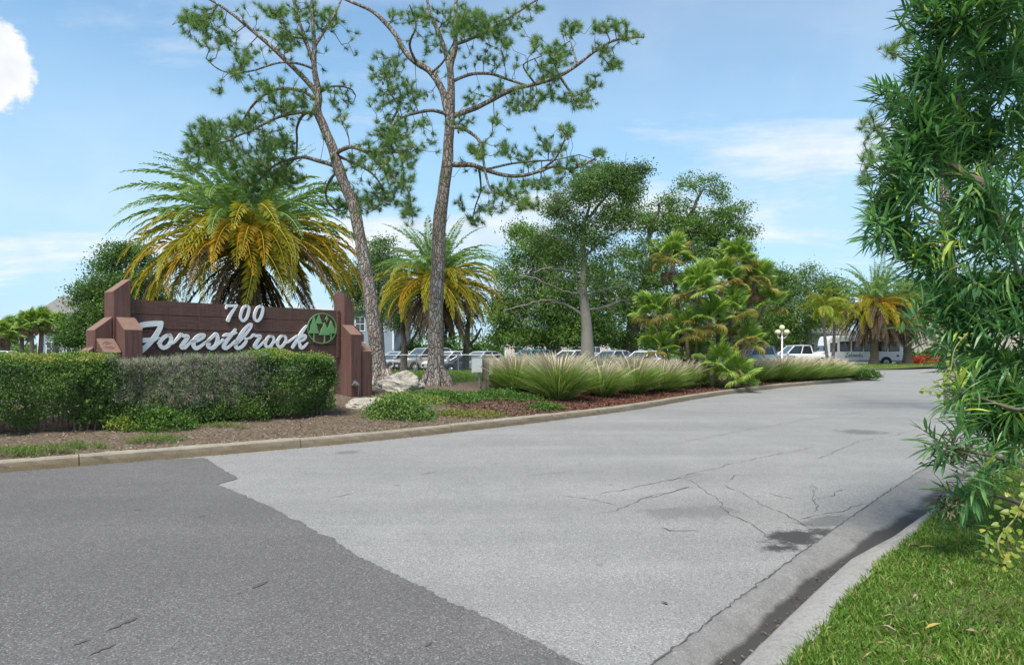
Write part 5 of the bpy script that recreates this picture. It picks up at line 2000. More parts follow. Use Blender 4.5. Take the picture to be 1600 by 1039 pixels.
low_plant('rounded glossy low shrub beside the flat boulder above the kerb', isl(622, 652), .62, .5, .42, 5200, ML_HEDGE, .055, tone=.55)
low_plant('bright green shrublet at the foot of the dead shrubs', isl(250, 668), .55, .35, .34, 3200, ML_HEDGEB, .05, tone=.55)
low_plant('yellow green seedling shrublet under the left dead shrub', isl(190, 672), .22, .2, .20, 700, ML_VINE, .05, tone=.25)
low_plant('low green shrublet below the right dead shrub', isl(330, 652), .5, .3, .28, 2400, ML_HEDGEB, .05, tone=.45)
low_plant('trailing green ground cover between boulder and utility box', isl(690, 622), 1.0, .8, .14, 5200, ML_HEDGEB, .055, tone=.5)
low_plant('olive ground cover patch in front of the pale boulder', isl(640, 628), .8, .6, .16, 3600, ML_HEDGE, .05, tone=.75)
low_plant('leafy ground cover at the foot of the utility box', isl(790, 622), .9, .6, .18, 4200, ML_HEDGEB, .055, tone=.45)
low_plant('small green shrublet at the mulch edge near the first fountain grass', isl(852, 640), .42, .3, .16, 1800, ML_HEDGEB, .05, tone=.5)
low_plant('sparse brownish ground cover on the bare bank above the kerb', isl(735, 650), .8, .4, .10, 1500, ML_FANY, .045, tone=.1)
low_plant('tiny weed patch on the bare bank left of the first shrublet', isl(705, 648), .25, .2, .07, 500, ML_HEDGEB, .045, tone=.5)
low_plant('dense dark shrub under the fan palms', isl(1098, 604), .75, .55, .52, 4200, ML_HEDGE, .075, tone=.45)
low_plant('light green fern patch at the foot of the smallest fan palm', isl(1160, 600), .62, .35, .30, 1500, ML_FANG, .14, tone=.6, T=leaf_t(.22, .02, .3))
low_plant('dark green shrub at the tip of the mulch bed', isl(1340, 590), .95, .7, .42, 3800, ML_HEDGEB, .10, tone=.25)
low_plant('low green shrub beside the tip of the mulch bed, behind the kerb end', isl(1357, 589), .55, .5, .3, 1500, ML_HEDGEB, .10, tone=.2)
for k, (px, py) in enumerate([(20, 708), (75, 706), (130, 700), (235, 692), (255, 688), (350, 668), (30, 712)]):
    q = isl(px, py)
    low_plant(['thin grass tuft by the kerb at the left edge', 'thin grass tuft second from the left along the kerb', 'thin grass tuft third from the left along the kerb', 'grass tuft left of the pair under the shrublet',
               'grass tuft right of the pair under the shrublet', 'small grass tuft below the right dead shrub', 'lowest grass tuft next to the left kerb'][k], q, .38, .16, .06, 420, ML_GRASS, .06, 'grass_tuft', .55, 0, leaf_t(.14, .02, .1), 'grass', None)


# ================================================================== fountain grass
def fgrass_mesh(seed, h=1.05, nb=2600, npl=185):
    r_ = np.random.default_rng(seed)
    b_ = MB()
    az = r_.uniform(0, 2 * math.pi, nb)
    r0 = r_.random(nb) ** .6 * .22
    el = np.clip(R(90) - np.abs(r_.normal(size=nb)) * R(19) - r0 * 1.1, R(28), R(90))
    L = h * r_.uniform(.55, 1.12, nb)
    dr = np.c_[np.cos(az), np.sin(az)]
    ws = .0065 * r_.uniform(.7, 1.3, nb)
    sd = np.c_[-np.sin(az + r_.normal(size=nb) * .9), np.cos(az + r_.normal(size=nb) * .9), np.zeros(nb)]
    pts_ = []
    for k, s_ in enumerate((0, .35, .7, 1.0)):
        out = np.cos(el) * s_ * L + (s_ ** 2.4) * L * .24
        z = np.sin(el) * s_ * L - (s_ ** 2.6) * L * .24
        pts_.append(np.c_[dr * (r0 + out)[:, None], np.maximum(z, .01)])
    V = []
    for k, p_ in enumerate(pts_):
        w_ = ws * (1.0, .9, .6, .05)[k]
        V += [p_ + sd * w_[:, None], p_ - sd * w_[:, None]]
    V = np.stack(V, 1)
    f = np.array([(0, 1, 3, 2), (2, 3, 5, 4), (4, 5, 7, 6)])
    fa = (f[None] + (np.arange(nb) * 8)[:, None, None]).reshape(-1, 4)
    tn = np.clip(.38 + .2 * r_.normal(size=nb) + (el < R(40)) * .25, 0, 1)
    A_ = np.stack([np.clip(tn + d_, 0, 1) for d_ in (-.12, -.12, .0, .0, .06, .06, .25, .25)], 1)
    b_.add(V.reshape(-1, 3), fa, A_.ravel())
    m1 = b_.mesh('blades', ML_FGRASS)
    b_ = MB()
    for i in range(npl):
        a_ = r_.uniform(0, 2 * math.pi)
        e_ = np.clip(R(90) - abs(r_.normal()) * R(16), R(48), R(90))
        Lp = h * r_.uniform(.85, 1.18)
        d2 = np.array((math.cos(a_), math.sin(a_)))
        q = []
        for s_ in np.linspace(0, 1, 7):
            out = .1 + math.cos(e_) * s_ * Lp + s_ ** 2.5 * Lp * .22
            q.append((d2[0] * out, d2[1] * out, math.sin(e_) * s_ * Lp - s_ ** 3 * Lp * .12))
        q = np.array(q)
        sweep(b_, q[2:], [.002, .002, .007, .010, .002], 4, a=r_.random())
        # bristles
        m_ = 12
        ts = r_.uniform(.72, 1.0, m_)
        c0 = np.stack([np.interp(ts, np.linspace(0, 1, 7), q[:, i2]) for i2 in range(3)], -1)
        ax = unit(q[-1] - q[-3])
        v_ = unit(ax + r_.normal(size=(m_, 3)) * .6)
        scatter(b_, (NEEDLE[0] * np.array((1.6, 1, 1)), NEEDLE[1]), c0, v_, unit(r_.normal(size=(m_, 3))), .06, r_.random())
    m2 = b_.mesh('plumes', ML_PLUME)
    return m1, m2


FGM = [fgrass_mesh(s_, 1.16) for s_ in (51, 52, 53, 54)]
spots = [(786, 604, .95), (806, 612, 1.0), (835, 606, 1.05), (872, 624, 1.22), (868, 602, 1.0), (905, 606, 1.0), (940, 619, 1.08), (940, 602, 1.0), (975, 603, 1.05), (990, 615, 1.12), (1022, 604, 1.05), (1035, 612, 1.08), (1062, 607, 1.0), (1010, 598, 1.0),
         (1080, 603, .85)]
spots2 = [(1182, 598, 1.0), (1202, 596, 1.0), (1222, 596, 1.05), (1243, 595, 1.05), (1264, 594, 1.0), (1284, 593, 1.05), (1303, 592, 1.0), (1318, 590.5, .8), (1232, 592, 1.0), (1274, 590, 1.0)]
used_lab = []
for gi, (lst, tail, grp) in enumerate(((sorted(spots), 'from the utility box', 'fountain grasses left of the fan palms'), (sorted(spots2), 'from the fan palms toward the bed tip', 'fountain grasses right of the fan palms'))):
    for k, (px, py, sc_) in enumerate(lst):
        q = hit(px, py)
        rz = random.uniform(0, 6.28)
        sz = 'broad' if sc_ > 1.1 else ('small' if sc_ < .9 else 'pale')
        g_ = thing('fountain_grass', '%s fountain grass clump with feathery plumes, %s %s' % (sz, ORD(k), tail), 'grass', q, rz, grp)
        g_.scale = (sc_ * random.uniform(1.0, 1.15), sc_ * random.uniform(1.0, 1.15), sc_ * random.uniform(.88, 1.0))
        m1, m2 = FGM[(k * 3 + gi) % 4]
        o = obj('blades', m1, g_)
        o['kind'] = 'stuff'
        o = obj('plumes', m2, g_)
        o['kind'] = 'stuff'

# bark chips over the mulch and litter over the dirt
M_CHIP = leaf_mat('bark_chip', [(0, (.05, .022, .016)), (.5, (.13, .06, .042)), (1, (.26, .14, .10))], .0, .9, .1)
M_LITTER = leaf_mat('leaf_litter', [(0, (.07, .05, .035)), (.5, (.20, .15, .10)), (1, (.40, .33, .24))], .0, .9, .1)
n_ = 26000
u_ = RNG.random(n_)
ii = np.searchsorted(KF[:, 0], .2)
ks = RNG.integers(ii, len(KF) - 2, n_)
off = .22 + RNG.random(n_) * 2.8
kn = KN[:len(KF)]
xy = KF[ks] + (KF[ks + 1] - KF[ks]) * u_[:, None] + kn[ks] * off[:, None]
b = MB()
scatter(b, (np.array([(-.5, 0, 0), (.5, 0, 0), (.4, 1, .1), (-.4, 1, .15)], float) * np.array((.35, 1, 1)), np.array([(0, 1, 2), (0, 2, 3)])), np.c_[xy, isl_z(xy) + .004 + RNG.random(n_) * .02],
        unit(np.c_[RNG.normal(size=(n_, 2)), RNG.normal(size=n_) * .25]), rdir(n_, 3), RNG.uniform(.03, .075, n_), RNG.random(n_))
o = b.build('bark_mulch', M_CHIP)
o['kind'], o['label'], o['category'] = 'stuff', 'red brown bark mulch along the curving kerb', 'mulch'
n_ = 9000
jj_ = np.searchsorted(KF[:, 0], -11)
ks = RNG.integers(jj_, ii + 3, n_)
off = .22 + RNG.random(n_) ** 1.4 * 4.2
u_ = RNG.random(n_)
xy = KF[ks] + (KF[ks + 1] - KF[ks]) * u_[:, None] + kn[ks] * off[:, None]
b = MB()
scatter(b, leaf_t(.5, .1, .1), np.c_[xy, isl_z(xy) + .002 + RNG.random(n_) * .012], unit(np.c_[RNG.normal(size=(n_, 2)), RNG.normal(size=n_) * .2]), rdir(n_, 3), RNG.uniform(.015, .055, n_), RNG.random(n_))
n2_ = 900       # washed against the kerb, on the road
ks = RNG.integers(jj_, len(KF) - 20, n2_)
u_ = RNG.random(n2_)
xy = KF[ks] + (KF[ks + 1] - KF[ks]) * u_[:, None] - kn[ks] * (.01 + np.abs(RNG.normal(size=n2_)) * .10)[:, None]
scatter(b, leaf_t(.5, .1, .1), np.c_[xy, np.full(n2_, .012)], unit(np.c_[RNG.normal(size=(n2_, 2)), RNG.normal(size=n2_) * .1]), rdir(n2_, 4), RNG.uniform(.01, .04, n2_), RNG.random(n2_) * .8)
n2_ = 700       # and along the right gutter
ks = RNG.integers(18, 90, n2_)
xy = EF[ks] + (EF[ks + 1] - EF[ks]) * RNG.random((n2_, 1)) + en[ks] * (W0[ks] + WK[ks] * .12 - np.abs(RNG.normal(size=n2_)) * .09)[:, None]
scatter(b, leaf_t(.35, .1, .1), np.c_[xy, np.full(n2_, -.062)], unit(np.c_[RNG.normal(size=(n2_, 2)), RNG.normal(size=n2_) * .1]), rdir(n2_, 4), RNG.uniform(.01, .045, n2_), RNG.random(n2_) * .7)
n2_ = 260       # fallen on the lawn and kerb
ks = RNG.integers(18, 90, n2_)
xy = EF[ks] + en[ks] * (W0[ks] + WK[ks] + RNG.random(n2_) * 2.5)[:, None]
scatter(b, leaf_t(.22, .1, .15), np.c_[xy, lawn_z(xy) + .045], unit(np.c_[RNG.normal(size=(n2_, 2)), RNG.normal(size=n2_) * .2]), rdir(n2_, 3), RNG.uniform(.04, .10, n2_), RNG.random(n2_))
o = b.build('leaf_litter', M_LITTER)
o['kind'], o['label'], o['category'] = 'stuff', 'dry leaf litter scattered over the bare soil, kerbs and lawn', 'litter'


# ================================================================== lawn blades
def blades(n, xy, zf, lo, hi, w, seed, tone=.45):
    global RNG
    b_ = MB()
    T = (np.array([(-.5 * w, 0, 0), (.5 * w, 0, 0), (.36 * w, .55, .05), (-.36 * w, .55, .05), (0, 1, -.12)], float), np.array([(0, 1, 2), (0, 2, 3), (3, 2, 4)]))
    z = zf(xy)
    d_ = rdir(len(xy), 1.1)
    d_[:, 2] = np.abs(d_[:, 2]) * .9 + .1
    pt = np.array([mnoise.noise(Vector((x * 1.2, y * 1.2, 0))) for x, y in xy])
    tn = np.clip(tone + .2 * pt + .16 * RNG.normal(size=len(xy)) + (RNG.random(len(xy)) < .11) * .55 + .35 * np.clip(np.array([mnoise.noise(Vector((x * .8, y * .8, 12))) for x, y in xy]) - .15, 0, 1), 0, 1)
    scatter(b_, T, np.c_[xy, z], d_, rdir(len(xy)), RNG.uniform(lo, hi, len(xy)), tn)
    return b_


n_ = 190000
s_ = RNG.random(n_) ** 1.6
i_ = 21 + s_ * 99
i0 = np.clip(i_.astype(int), 0, len(EF) - 2)
fr = i_ - i0
e0_ = EF[i0] + (EF[i0 + 1] - EF[i0]) * fr[:, None]
wk = (W0 + WK)[i0]
off = wk - .02 + RNG.random(n_) ** 1.25 * np.interp(e0_[:, 1], [0, 4, 8, 30], [2.0, 3.0, 4.5, 7])
xy = e0_ + en[i0] * off[:, None]
thin = np.array([mnoise.noise(Vector((x * .9, y * .9, 4))) + .5 * mnoise.noise(Vector((x * 2.8, y * 2.8, 8))) for x, y in xy])
xy = xy[(thin > -.22) | (RNG.random(n_) < .42)]
o = blades(0, xy, lawn_z, .028, .068, .17, 0, .45).build('grass', ML_GRASS)
o['kind'], o['label'], o['category'] = 'stuff', 'short green grass on the lawn beside the gutter', 'grass'
n_ = 34000
xy = np.c_[RNG.uniform(-8, 1.5, n_), RNG.uniform(18.5, 36, n_)]
xy = xy[lawn_mask(xy) > .4]
o = blades(0, xy, isl_z, .06, .14, .10, 0, .42).build('grass', ML_GRASS)
o['kind'], o['label'], o['category'] = 'stuff', 'mown grass behind the pine trunks', 'grass'
n_ = 9000
xy = np.c_[RNG.uniform(18, 38, n_), RNG.uniform(51, 62, n_)]
xy = xy[xy[:, 1] > np.interp(xy[:, 0], [14, 20, 25.6, 31, 36, 41], [50.8, 51.4, 52.2, 54.5, 57.8, 60.8])]
o = blades(0, xy, pl_z, .1, .22, .16, 0, .62).build('grass', ML_GRASS)
o['kind'], o['label'], o['category'] = 'stuff', 'mown grass under the far date palms', 'grass'
# fallen leaves and twigs on the lawn, each its own thing
FL = MB()
FL.add(*[lance_t(.24, .12, .04)[0] * .11, lance_t(.24, .12, .04)[1]], .95)
FLM = FL.mesh('fallen_leaf', ML_FANY)
for k, (px, py, rz, lab) in enumerate([(1470, 997, 1.9, 'single yellow fallen leaf on the near lawn'), (1462, 870, 1.2, 'pale fallen leaf on the lawn near the gutter bend'), (1578, 880, 2.3, 'yellow fallen leaf under the vine')]):
    x, y = GD(px, py, .09)
    o = obj('fallen_leaf', FLM, None, Matrix.Translation((x, y, float(lawn_z(np.array([(x, y)]))[0]) + .075)) @ Matrix.Rotation(rz, 4, 'Z'))
    tag(o, lab, 'leaf')

# ================================================================== oleander at the right
RNG = np.random.default_rng(61)
rnd = random.Random(61)
OD = 5.3
obase = Vector((4.75, 5.5, float(lawn_z(np.array([(4.75, 5.5)]))[0])))
ole = thing('oleander_bush', 'tall oleander bush with long narrow dark leaves at the right edge', 'bush', obase)
seeds = []
for k in range(9):
    a_ = 2 * math.pi * k / 9
    q0_ = np.array(obase) + np.array((math.cos(a_) * .25, math.sin(a_) * .25, -.08))
    hh_ = rnd.uniform(1.6, 3.4)
    q1_ = q0_ + np.array((math.cos(a_) * .35, math.sin(a_) * .3, hh_ * .5))
    q2_ = q0_ + np.array((math.cos(a_) * .8 - .15, math.sin(a_) * .6, hh_))
    pp = catmull(np.array([q0_, q1_, q2_]), 8)
    b_ = MB()
    sweep(b_, pp, np.linspace(.032, .010, len(pp)), 8, bump=.12)
    b_.build('stem', M_TWIG, ole, smooth=True)
    seeds.append(pp[4:])
# low arching branches reaching out over the gutter
arch = [[P(1640, 800, 5.3), P(1570, 778, 5.15), P(1530, 772, 5.0), P(1498, 775, 4.85)], [P(1640, 745, 5.2), P(1560, 715, 5.0), P(1510, 705, 4.8), P(1465, 690, 4.65)], [P(1650, 640, 5.2), P(1590, 640, 5.0), P(1540, 625, 4.9), P(1500, 612, 4.7)]]
for L in arch:
    st = np.array(obase) + np.array((-.1, -.1, .25))
    pp = catmull(np.array([st] + [np.array(q) for q in L]), 6)
    b_ = MB()
    sweep(b_, pp, np.linspace(.022, .007, len(pp)), 6)
    b_.build('stem', M_TWIG, ole, smooth=True)
    seeds.append(pp[5:])
oblobs = [(1475, 25, 60, 40), (1450, 100, 44, 40), (1540, 70, 90, 80, .8, .4), (1430, 170, 40, 40), (1410, 235, 48, 40), (1396, 300, 48, 36), (1372, 262, 22, 16), (1366, 318, 22, 14), (1384, 140, 20, 16), (1500, 200, 90, 90, .8, .3), (1390, 355, 36, 20), (1440, 380, 60, 40), (1540, 330, 80, 80, .8, .2),
          (1470, 450, 60, 40), (1540, 470, 80, 50), (1490, 520, 40, 26), (1560, 560, 70, 40), (1520, 600, 40, 34), (1580, 640, 50, 50), (1620, 200, 80, 200, .5, .5), (1640, 480, 70, 120, .5), (1560, -40, 140, 60, .6), (1520, 655, 28, 22)]
tg = blob_pts(oblobs, OD, 590, .85, .5)
tg2 = []
for (x, y, dd) in [(1445, 672, 4.6), (1452, 700, 4.6), (1470, 640, 4.7), (1500, 665, 4.7), (1472, 758, 4.8), (1468, 790, 4.85), (1490, 800, 4.9), (1510, 765, 4.9), (1515, 690, 4.8), (1530, 705, 4.9), (1560, 690, 4.9), (1500, 590, 4.7),
                   (1525, 575, 4.8), (1480, 540, 4.8), (1545, 735, 5.0), (1590, 715, 5.0), (1360, 335, 5.0), (1352, 372, 5.1), (1420, 500, 4.9), (1450, 470, 4.9)]:
    tg2.append(P(x, y, dd))
tg = np.concatenate([tg, np.array(tg2)])
N, par, tips, ns = grow(np.concatenate(seeds), tg, .28, .35, .10, .08)
b_ = MB()
wood(b_, N, par, ns, .0042, .42, .02, 5)
b_.build('twigs', M_TWIG, ole, kind='stuff')
# whorls of long leaves round the end of every twig
lp, lf, lu, lsz, ltn = [], [], [], [], []
for ti in tips:
    ax = unit(N[ti] - N[par[ti]] + np.array((0, 0, .04)))
    nlv = rnd.randint(19, 30)
    ref = unit(np.cross(ax, np.array((0.2, .3, 1))))
    bi = np.cross(ax, ref)
    tone = rnd.gauss(.38, .20)
    for k in range(nlv):
        s_ = k / nlv
        a_ = k * 2.0944 + (k // 3) * .55 + rnd.uniform(-.3, .3)
        side = ref * math.cos(a_) + bi * math.sin(a_)
        f_ = unit(ax * (.35 + 1.1 * s_) + side * (1.15 - .55 * s_) + np.array((-.12, 0, -.30)))
        lp.append(N[ti] - ax * (.30 * (1 - s_)) + side * .004)
        lf.append(f_)
        lu.append(unit(np.array((0, 0, 1.0)) + ax * .3 + RNG.normal(size=3) * .25))
        lsz.append(rnd.uniform(.12, .25) * (1 - .35 * s_ ** 3))
        t_ = tone + rnd.gauss(0, .10) + .18 * (s_ > .85)
        if rnd.random() < .014:
            t_ = 1.0
        ltn.append(min(1, max(0, t_)))
lp, lf, lu, lsz, ltn = map(np.array, (lp, lf, lu, lsz, ltn))
LT = [lance_t(.125, .16, .03), lance_t(.135, .28, .035), lance_t(.12, .05, .025)]
var = RNG.integers(0, 3, len(lp))
# the leaves that show largest become leaves of their own
px_ = CX + lp[:, 0] / lp[:, 1] * F
py_ = HY - (lp[:, 2] - EYE) / lp[:, 1] * F
inview = (px_ > 1320) & (px_ < 1590) & (py_ > 5) & (py_ < 850)
score = np.where(inview, lsz / lp[:, 1] + .006 * ((px_ < 1440) | (py_ > 560)), 0)
# keep a front layer only
big = np.argsort(-score)[:290]
isbig = np.zeros(len(lp), bool)
isbig[big] = True
LMESH = []
for v_ in range(3):
    for q in range(4):
        LMESH.append(MB().add(LT[v_][0], LT[v_][1], (.3, .42, .52, .66)[q]).mesh('leaf', ML_OLEA))
rr_, ff_, uu_ = basis(lf, lu)
for i in big:
    m = LMESH[var[i] * 4 + min(3, max(0, int((ltn[i] - .25) / .12)))]
    mx = Matrix((Vector(rr_[i]), Vector(ff_[i]), Vector(uu_[i]))).transposed().to_4x4()
    mx = Matrix.Translation(Vector(lp[i]) - obase) @ mx @ Matrix.Scale(float(lsz[i]), 4)
    obj('leaf', m, ole, mx)
b_ = MB()
for v_ in range(3):
    k = (~isbig) & (var == v_)
    scatter(b_, LT[v_], lp[k], lf[k], lu[k], lsz[k], ltn[k])
b_.build('leaves', ML_OLEA, ole, kind='stuff')
# withered blossom heads
b_ = MB()
for (x, y, dd) in [(1480, 705, 4.7), (1500, 710, 4.75), (1478, 792, 4.8)]:
    c_ = np.array(P(x, y, dd))
    n_ = 60
    scatter(b_, leaf_t(.3, .1, .4), c_ + RNG.normal(size=(n_, 3)) * .045, rdir(n_), rdir(n_), .05, RNG.random(n_) * .8)
b_.build('withered_heads', ML_PALMD, ole, kind='stuff')

# ---- climbing vines in the bush
heart = (np.array([(0, 0, 0), (.32, -.12, .05), (.46, .15, .06), (.34, .55, .02), (0, 1, -.1), (-.34, .55, .02), (-.46, .15, .06), (-.32, -.12, .05), (0, .45, -.04)], float),
         np.array([(0, 1, 8), (1, 2, 8), (2, 3, 8), (3, 4, 8), (4, 5, 8), (5, 6, 8), (6, 7, 8), (7, 0, 8)]))


def vine(label, pts_, r0, nleaf, size, spread, tones, name='climbing_vine', gz=None):
    pts_ = [Vector(q) for q in pts_]
    root = thing(name, label, 'vine', (pts_[0].x, pts_[0].y, pts_[0].z))
    pp = catmull(np.array([np.array(q) for q in pts_]), 8)
    b2 = MB()
    sweep(b2, pp, np.linspace(r0, r0 * .4, len(pp)), 5)
    b2.build('stem', plain('vine_stem_' + str(nleaf), (.25, .25, .08), .7), root, smooth=True)
    ms = [MB().add(heart[0], heart[1], q).mesh('leaf', ML_VINE) for q in tones]
    for i in range(nleaf):
        q = Vector(pp[rnd.randrange(len(pp))]) + Vector((rnd.gauss(0, spread), rnd.gauss(0, spread), rnd.gauss(0, spread)))
        rot = Vector((rnd.gauss(-.1, .4), rnd.gauss(-.8, .4), rnd.gauss(.7, .4))).to_track_quat('Z', 'Y').to_matrix().to_4x4()
        obj('leaf', ms[i % len(ms)], root, Matrix.Translation(q - pts_[0]) @ rot @ Matrix.Rotation(rnd.uniform(0, 6.28), 4, 'Z') @ Matrix.Scale(size * rnd.uniform(.6, 1.25), 4))


vine('yellow green variegated vine scrambling over the grass at the foot of the oleander', [P(1612, 905, 4.75), P(1572, 878, 4.7), P(1560, 845, 4.7), P(1588, 805, 4.8), P(1606, 760, 4.9)], .010, 120, .044, .075, (.08, .2, .4, .75))
vine('thin twining vine dangling from the oleander in front of the road', [P(1512, 520, 4.5), P(1492, 545, 4.45), P(1486, 575, 4.42), P(1478, 595, 4.4), P(1462, 608, 4.4), P(1440, 612, 4.4)], .004, 46, .026, .018, (.2, .35, .5))

# ================================================================== vehicles
def paint(name, col, rough=.28):
    return plain(name, col, rough, 0.0, .5, .03, 3, coat=.6)


M_GLASS = plain('dark_car_glass', (.018, .024, .028), .06, 0, .8, .1, 3)
M_SCREEN = plain('sky_lit_windscreen', (.05, .075, .09), .05, .0, .9, .1, 3)
M_TYRE = plain('tyre_rubber', (.025, .025, .026), .85, var=.2)
M_RIM = plain('alloy_rim', (.50, .51, .52), .35, .6)
M_LAMP = plain('headlamp_lens', (.62, .65, .66), .15, .1, .7)
M_TAIL = plain('tail_lamp_red', (.35, .02, .015), .25)
M_TRIM = plain('dark_trim', (.035, .035, .037), .6)


def loop(hw, zb, zt, r_=.12):
    r_ = min(r_, (zt - zb) * .45, hw * .45)
    o_ = []
    for (sx_, sz_, a0) in ((1, 1, 0), (-1, 1, 90), (-1, -1, 180), (1, -1, 270)):
        for da in (0, 30, 60, 90):
            a_ = R(a0 + da)
            o_.append((sx_ * (hw - r_) + math.cos(a_) * r_, (zt - r_ if sz_ > 0 else zb + r_) + math.sin(a_) * r_))
    return o_


def loft(mb, st, r_=.12):
    V, k = [], 16
    for (x, hw, zb, zt) in st:
        V += [(x, y, z) for y, z in loop(hw, zb, zt, r_)]
    f = [(i * k + j, i * k + (j + 1) % k, (i + 1) * k + (j + 1) % k, (i + 1) * k + j) for i in range(len(st) - 1) for j in range(k)]
    f = [q[::-1] for q in f]
    f += [tuple(range(k)), tuple(range((len(st) - 1) * k + k - 1, (len(st) - 1) * k - 1, -1))]
    mb.add(V, f)


def wheel_mesh(r_, w):
    b_ = MB()
    prof = [(r_ * .62, -w * .5), (r_ * .92, -w * .5), (r_, -w * .32), (r_, w * .32), (r_ * .92, w * .5), (r_ * .62, w * .5)]
    n_ = 24
    V = [(math.cos(2 * math.pi * i / n_) * a_, y, math.sin(2 * math.pi * i / n_) * a_) for i in range(n_) for a_, y in prof]
    k = len(prof)
    b_.add(V, [(i * k + j, i * k + j + 1, ((i + 1) % n_) * k + j + 1, ((i + 1) % n_) * k + j) for i in range(n_) for j in range(k - 1)])
    t_ = b_.mesh('tyre', M_TYRE, smooth=True)
    b_ = MB()
    for y in (-w * .42, w * .42):
        sweep(b_, [(0, y - .01, 0), (0, y + .01, 0)], r_ * .62, 20)
    for i in range(5):
        a_ = 2 * math.pi * i / 5
        for y in (-w * .47, w * .47):
            edge_tubes(b_, [(0, y, 0)], [(math.cos(a_) * r_ * .55, y, math.sin(a_) * r_ * .55)], .05, .04, 4)
    return t_, b_.mesh('rim', M_RIM)


WM = wheel_mesh(.33, .22)
WMB = wheel_mesh(.42, .28)

SHAPES = {
    'sedan': dict(st=[(-2.3, .60, .45, .74), (-2.2, .80, .30, .92), (-1.7, .88, .22, 1.0), (-.9, .9, .2, .98), (0, .9, .2, .96), (.9, .9, .2, .94), (1.45, .88, .22, .88), (2.05, .82, .26, .78), (2.28, .62, .34, .66)],
                  base=(-1.85, 1.05, .80, .94), roof=(-1.05, .25, .60, 1.44), wb=(-1.35, 1.40), wr=.33),
    'suv': dict(st=[(-2.3, .70, .45, .95), (-2.22, .86, .34, 1.08), (-1.7, .92, .26, 1.12), (-.9, .93, .25, 1.1), (0, .93, .25, 1.08), (.85, .93, .25, 1.06), (1.4, .91, .26, 1.0), (2.05, .86, .3, .9), (2.28, .68, .4, .78)],
                base=(-2.2, 1.0, .84, 1.06), roof=(-1.85, .25, .66, 1.70), wb=(-1.38, 1.40), wr=.36),
    'pickup': dict(st=[(-2.85, .90, .55, 1.08), (-2.8, .95, .45, 1.12), (-1.0, .96, .42, 1.12), (-.95, .96, .4, 1.16), (.9, .96, .4, 1.16), (1.5, .95, .42, 1.12), (2.5, .92, .45, 1.04), (2.72, .78, .5, .9)],
                   base=(-1.0, 1.35, .88, 1.14), roof=(-.85, .6, .72, 1.86), wb=(-1.75, 1.75), wr=.40)}


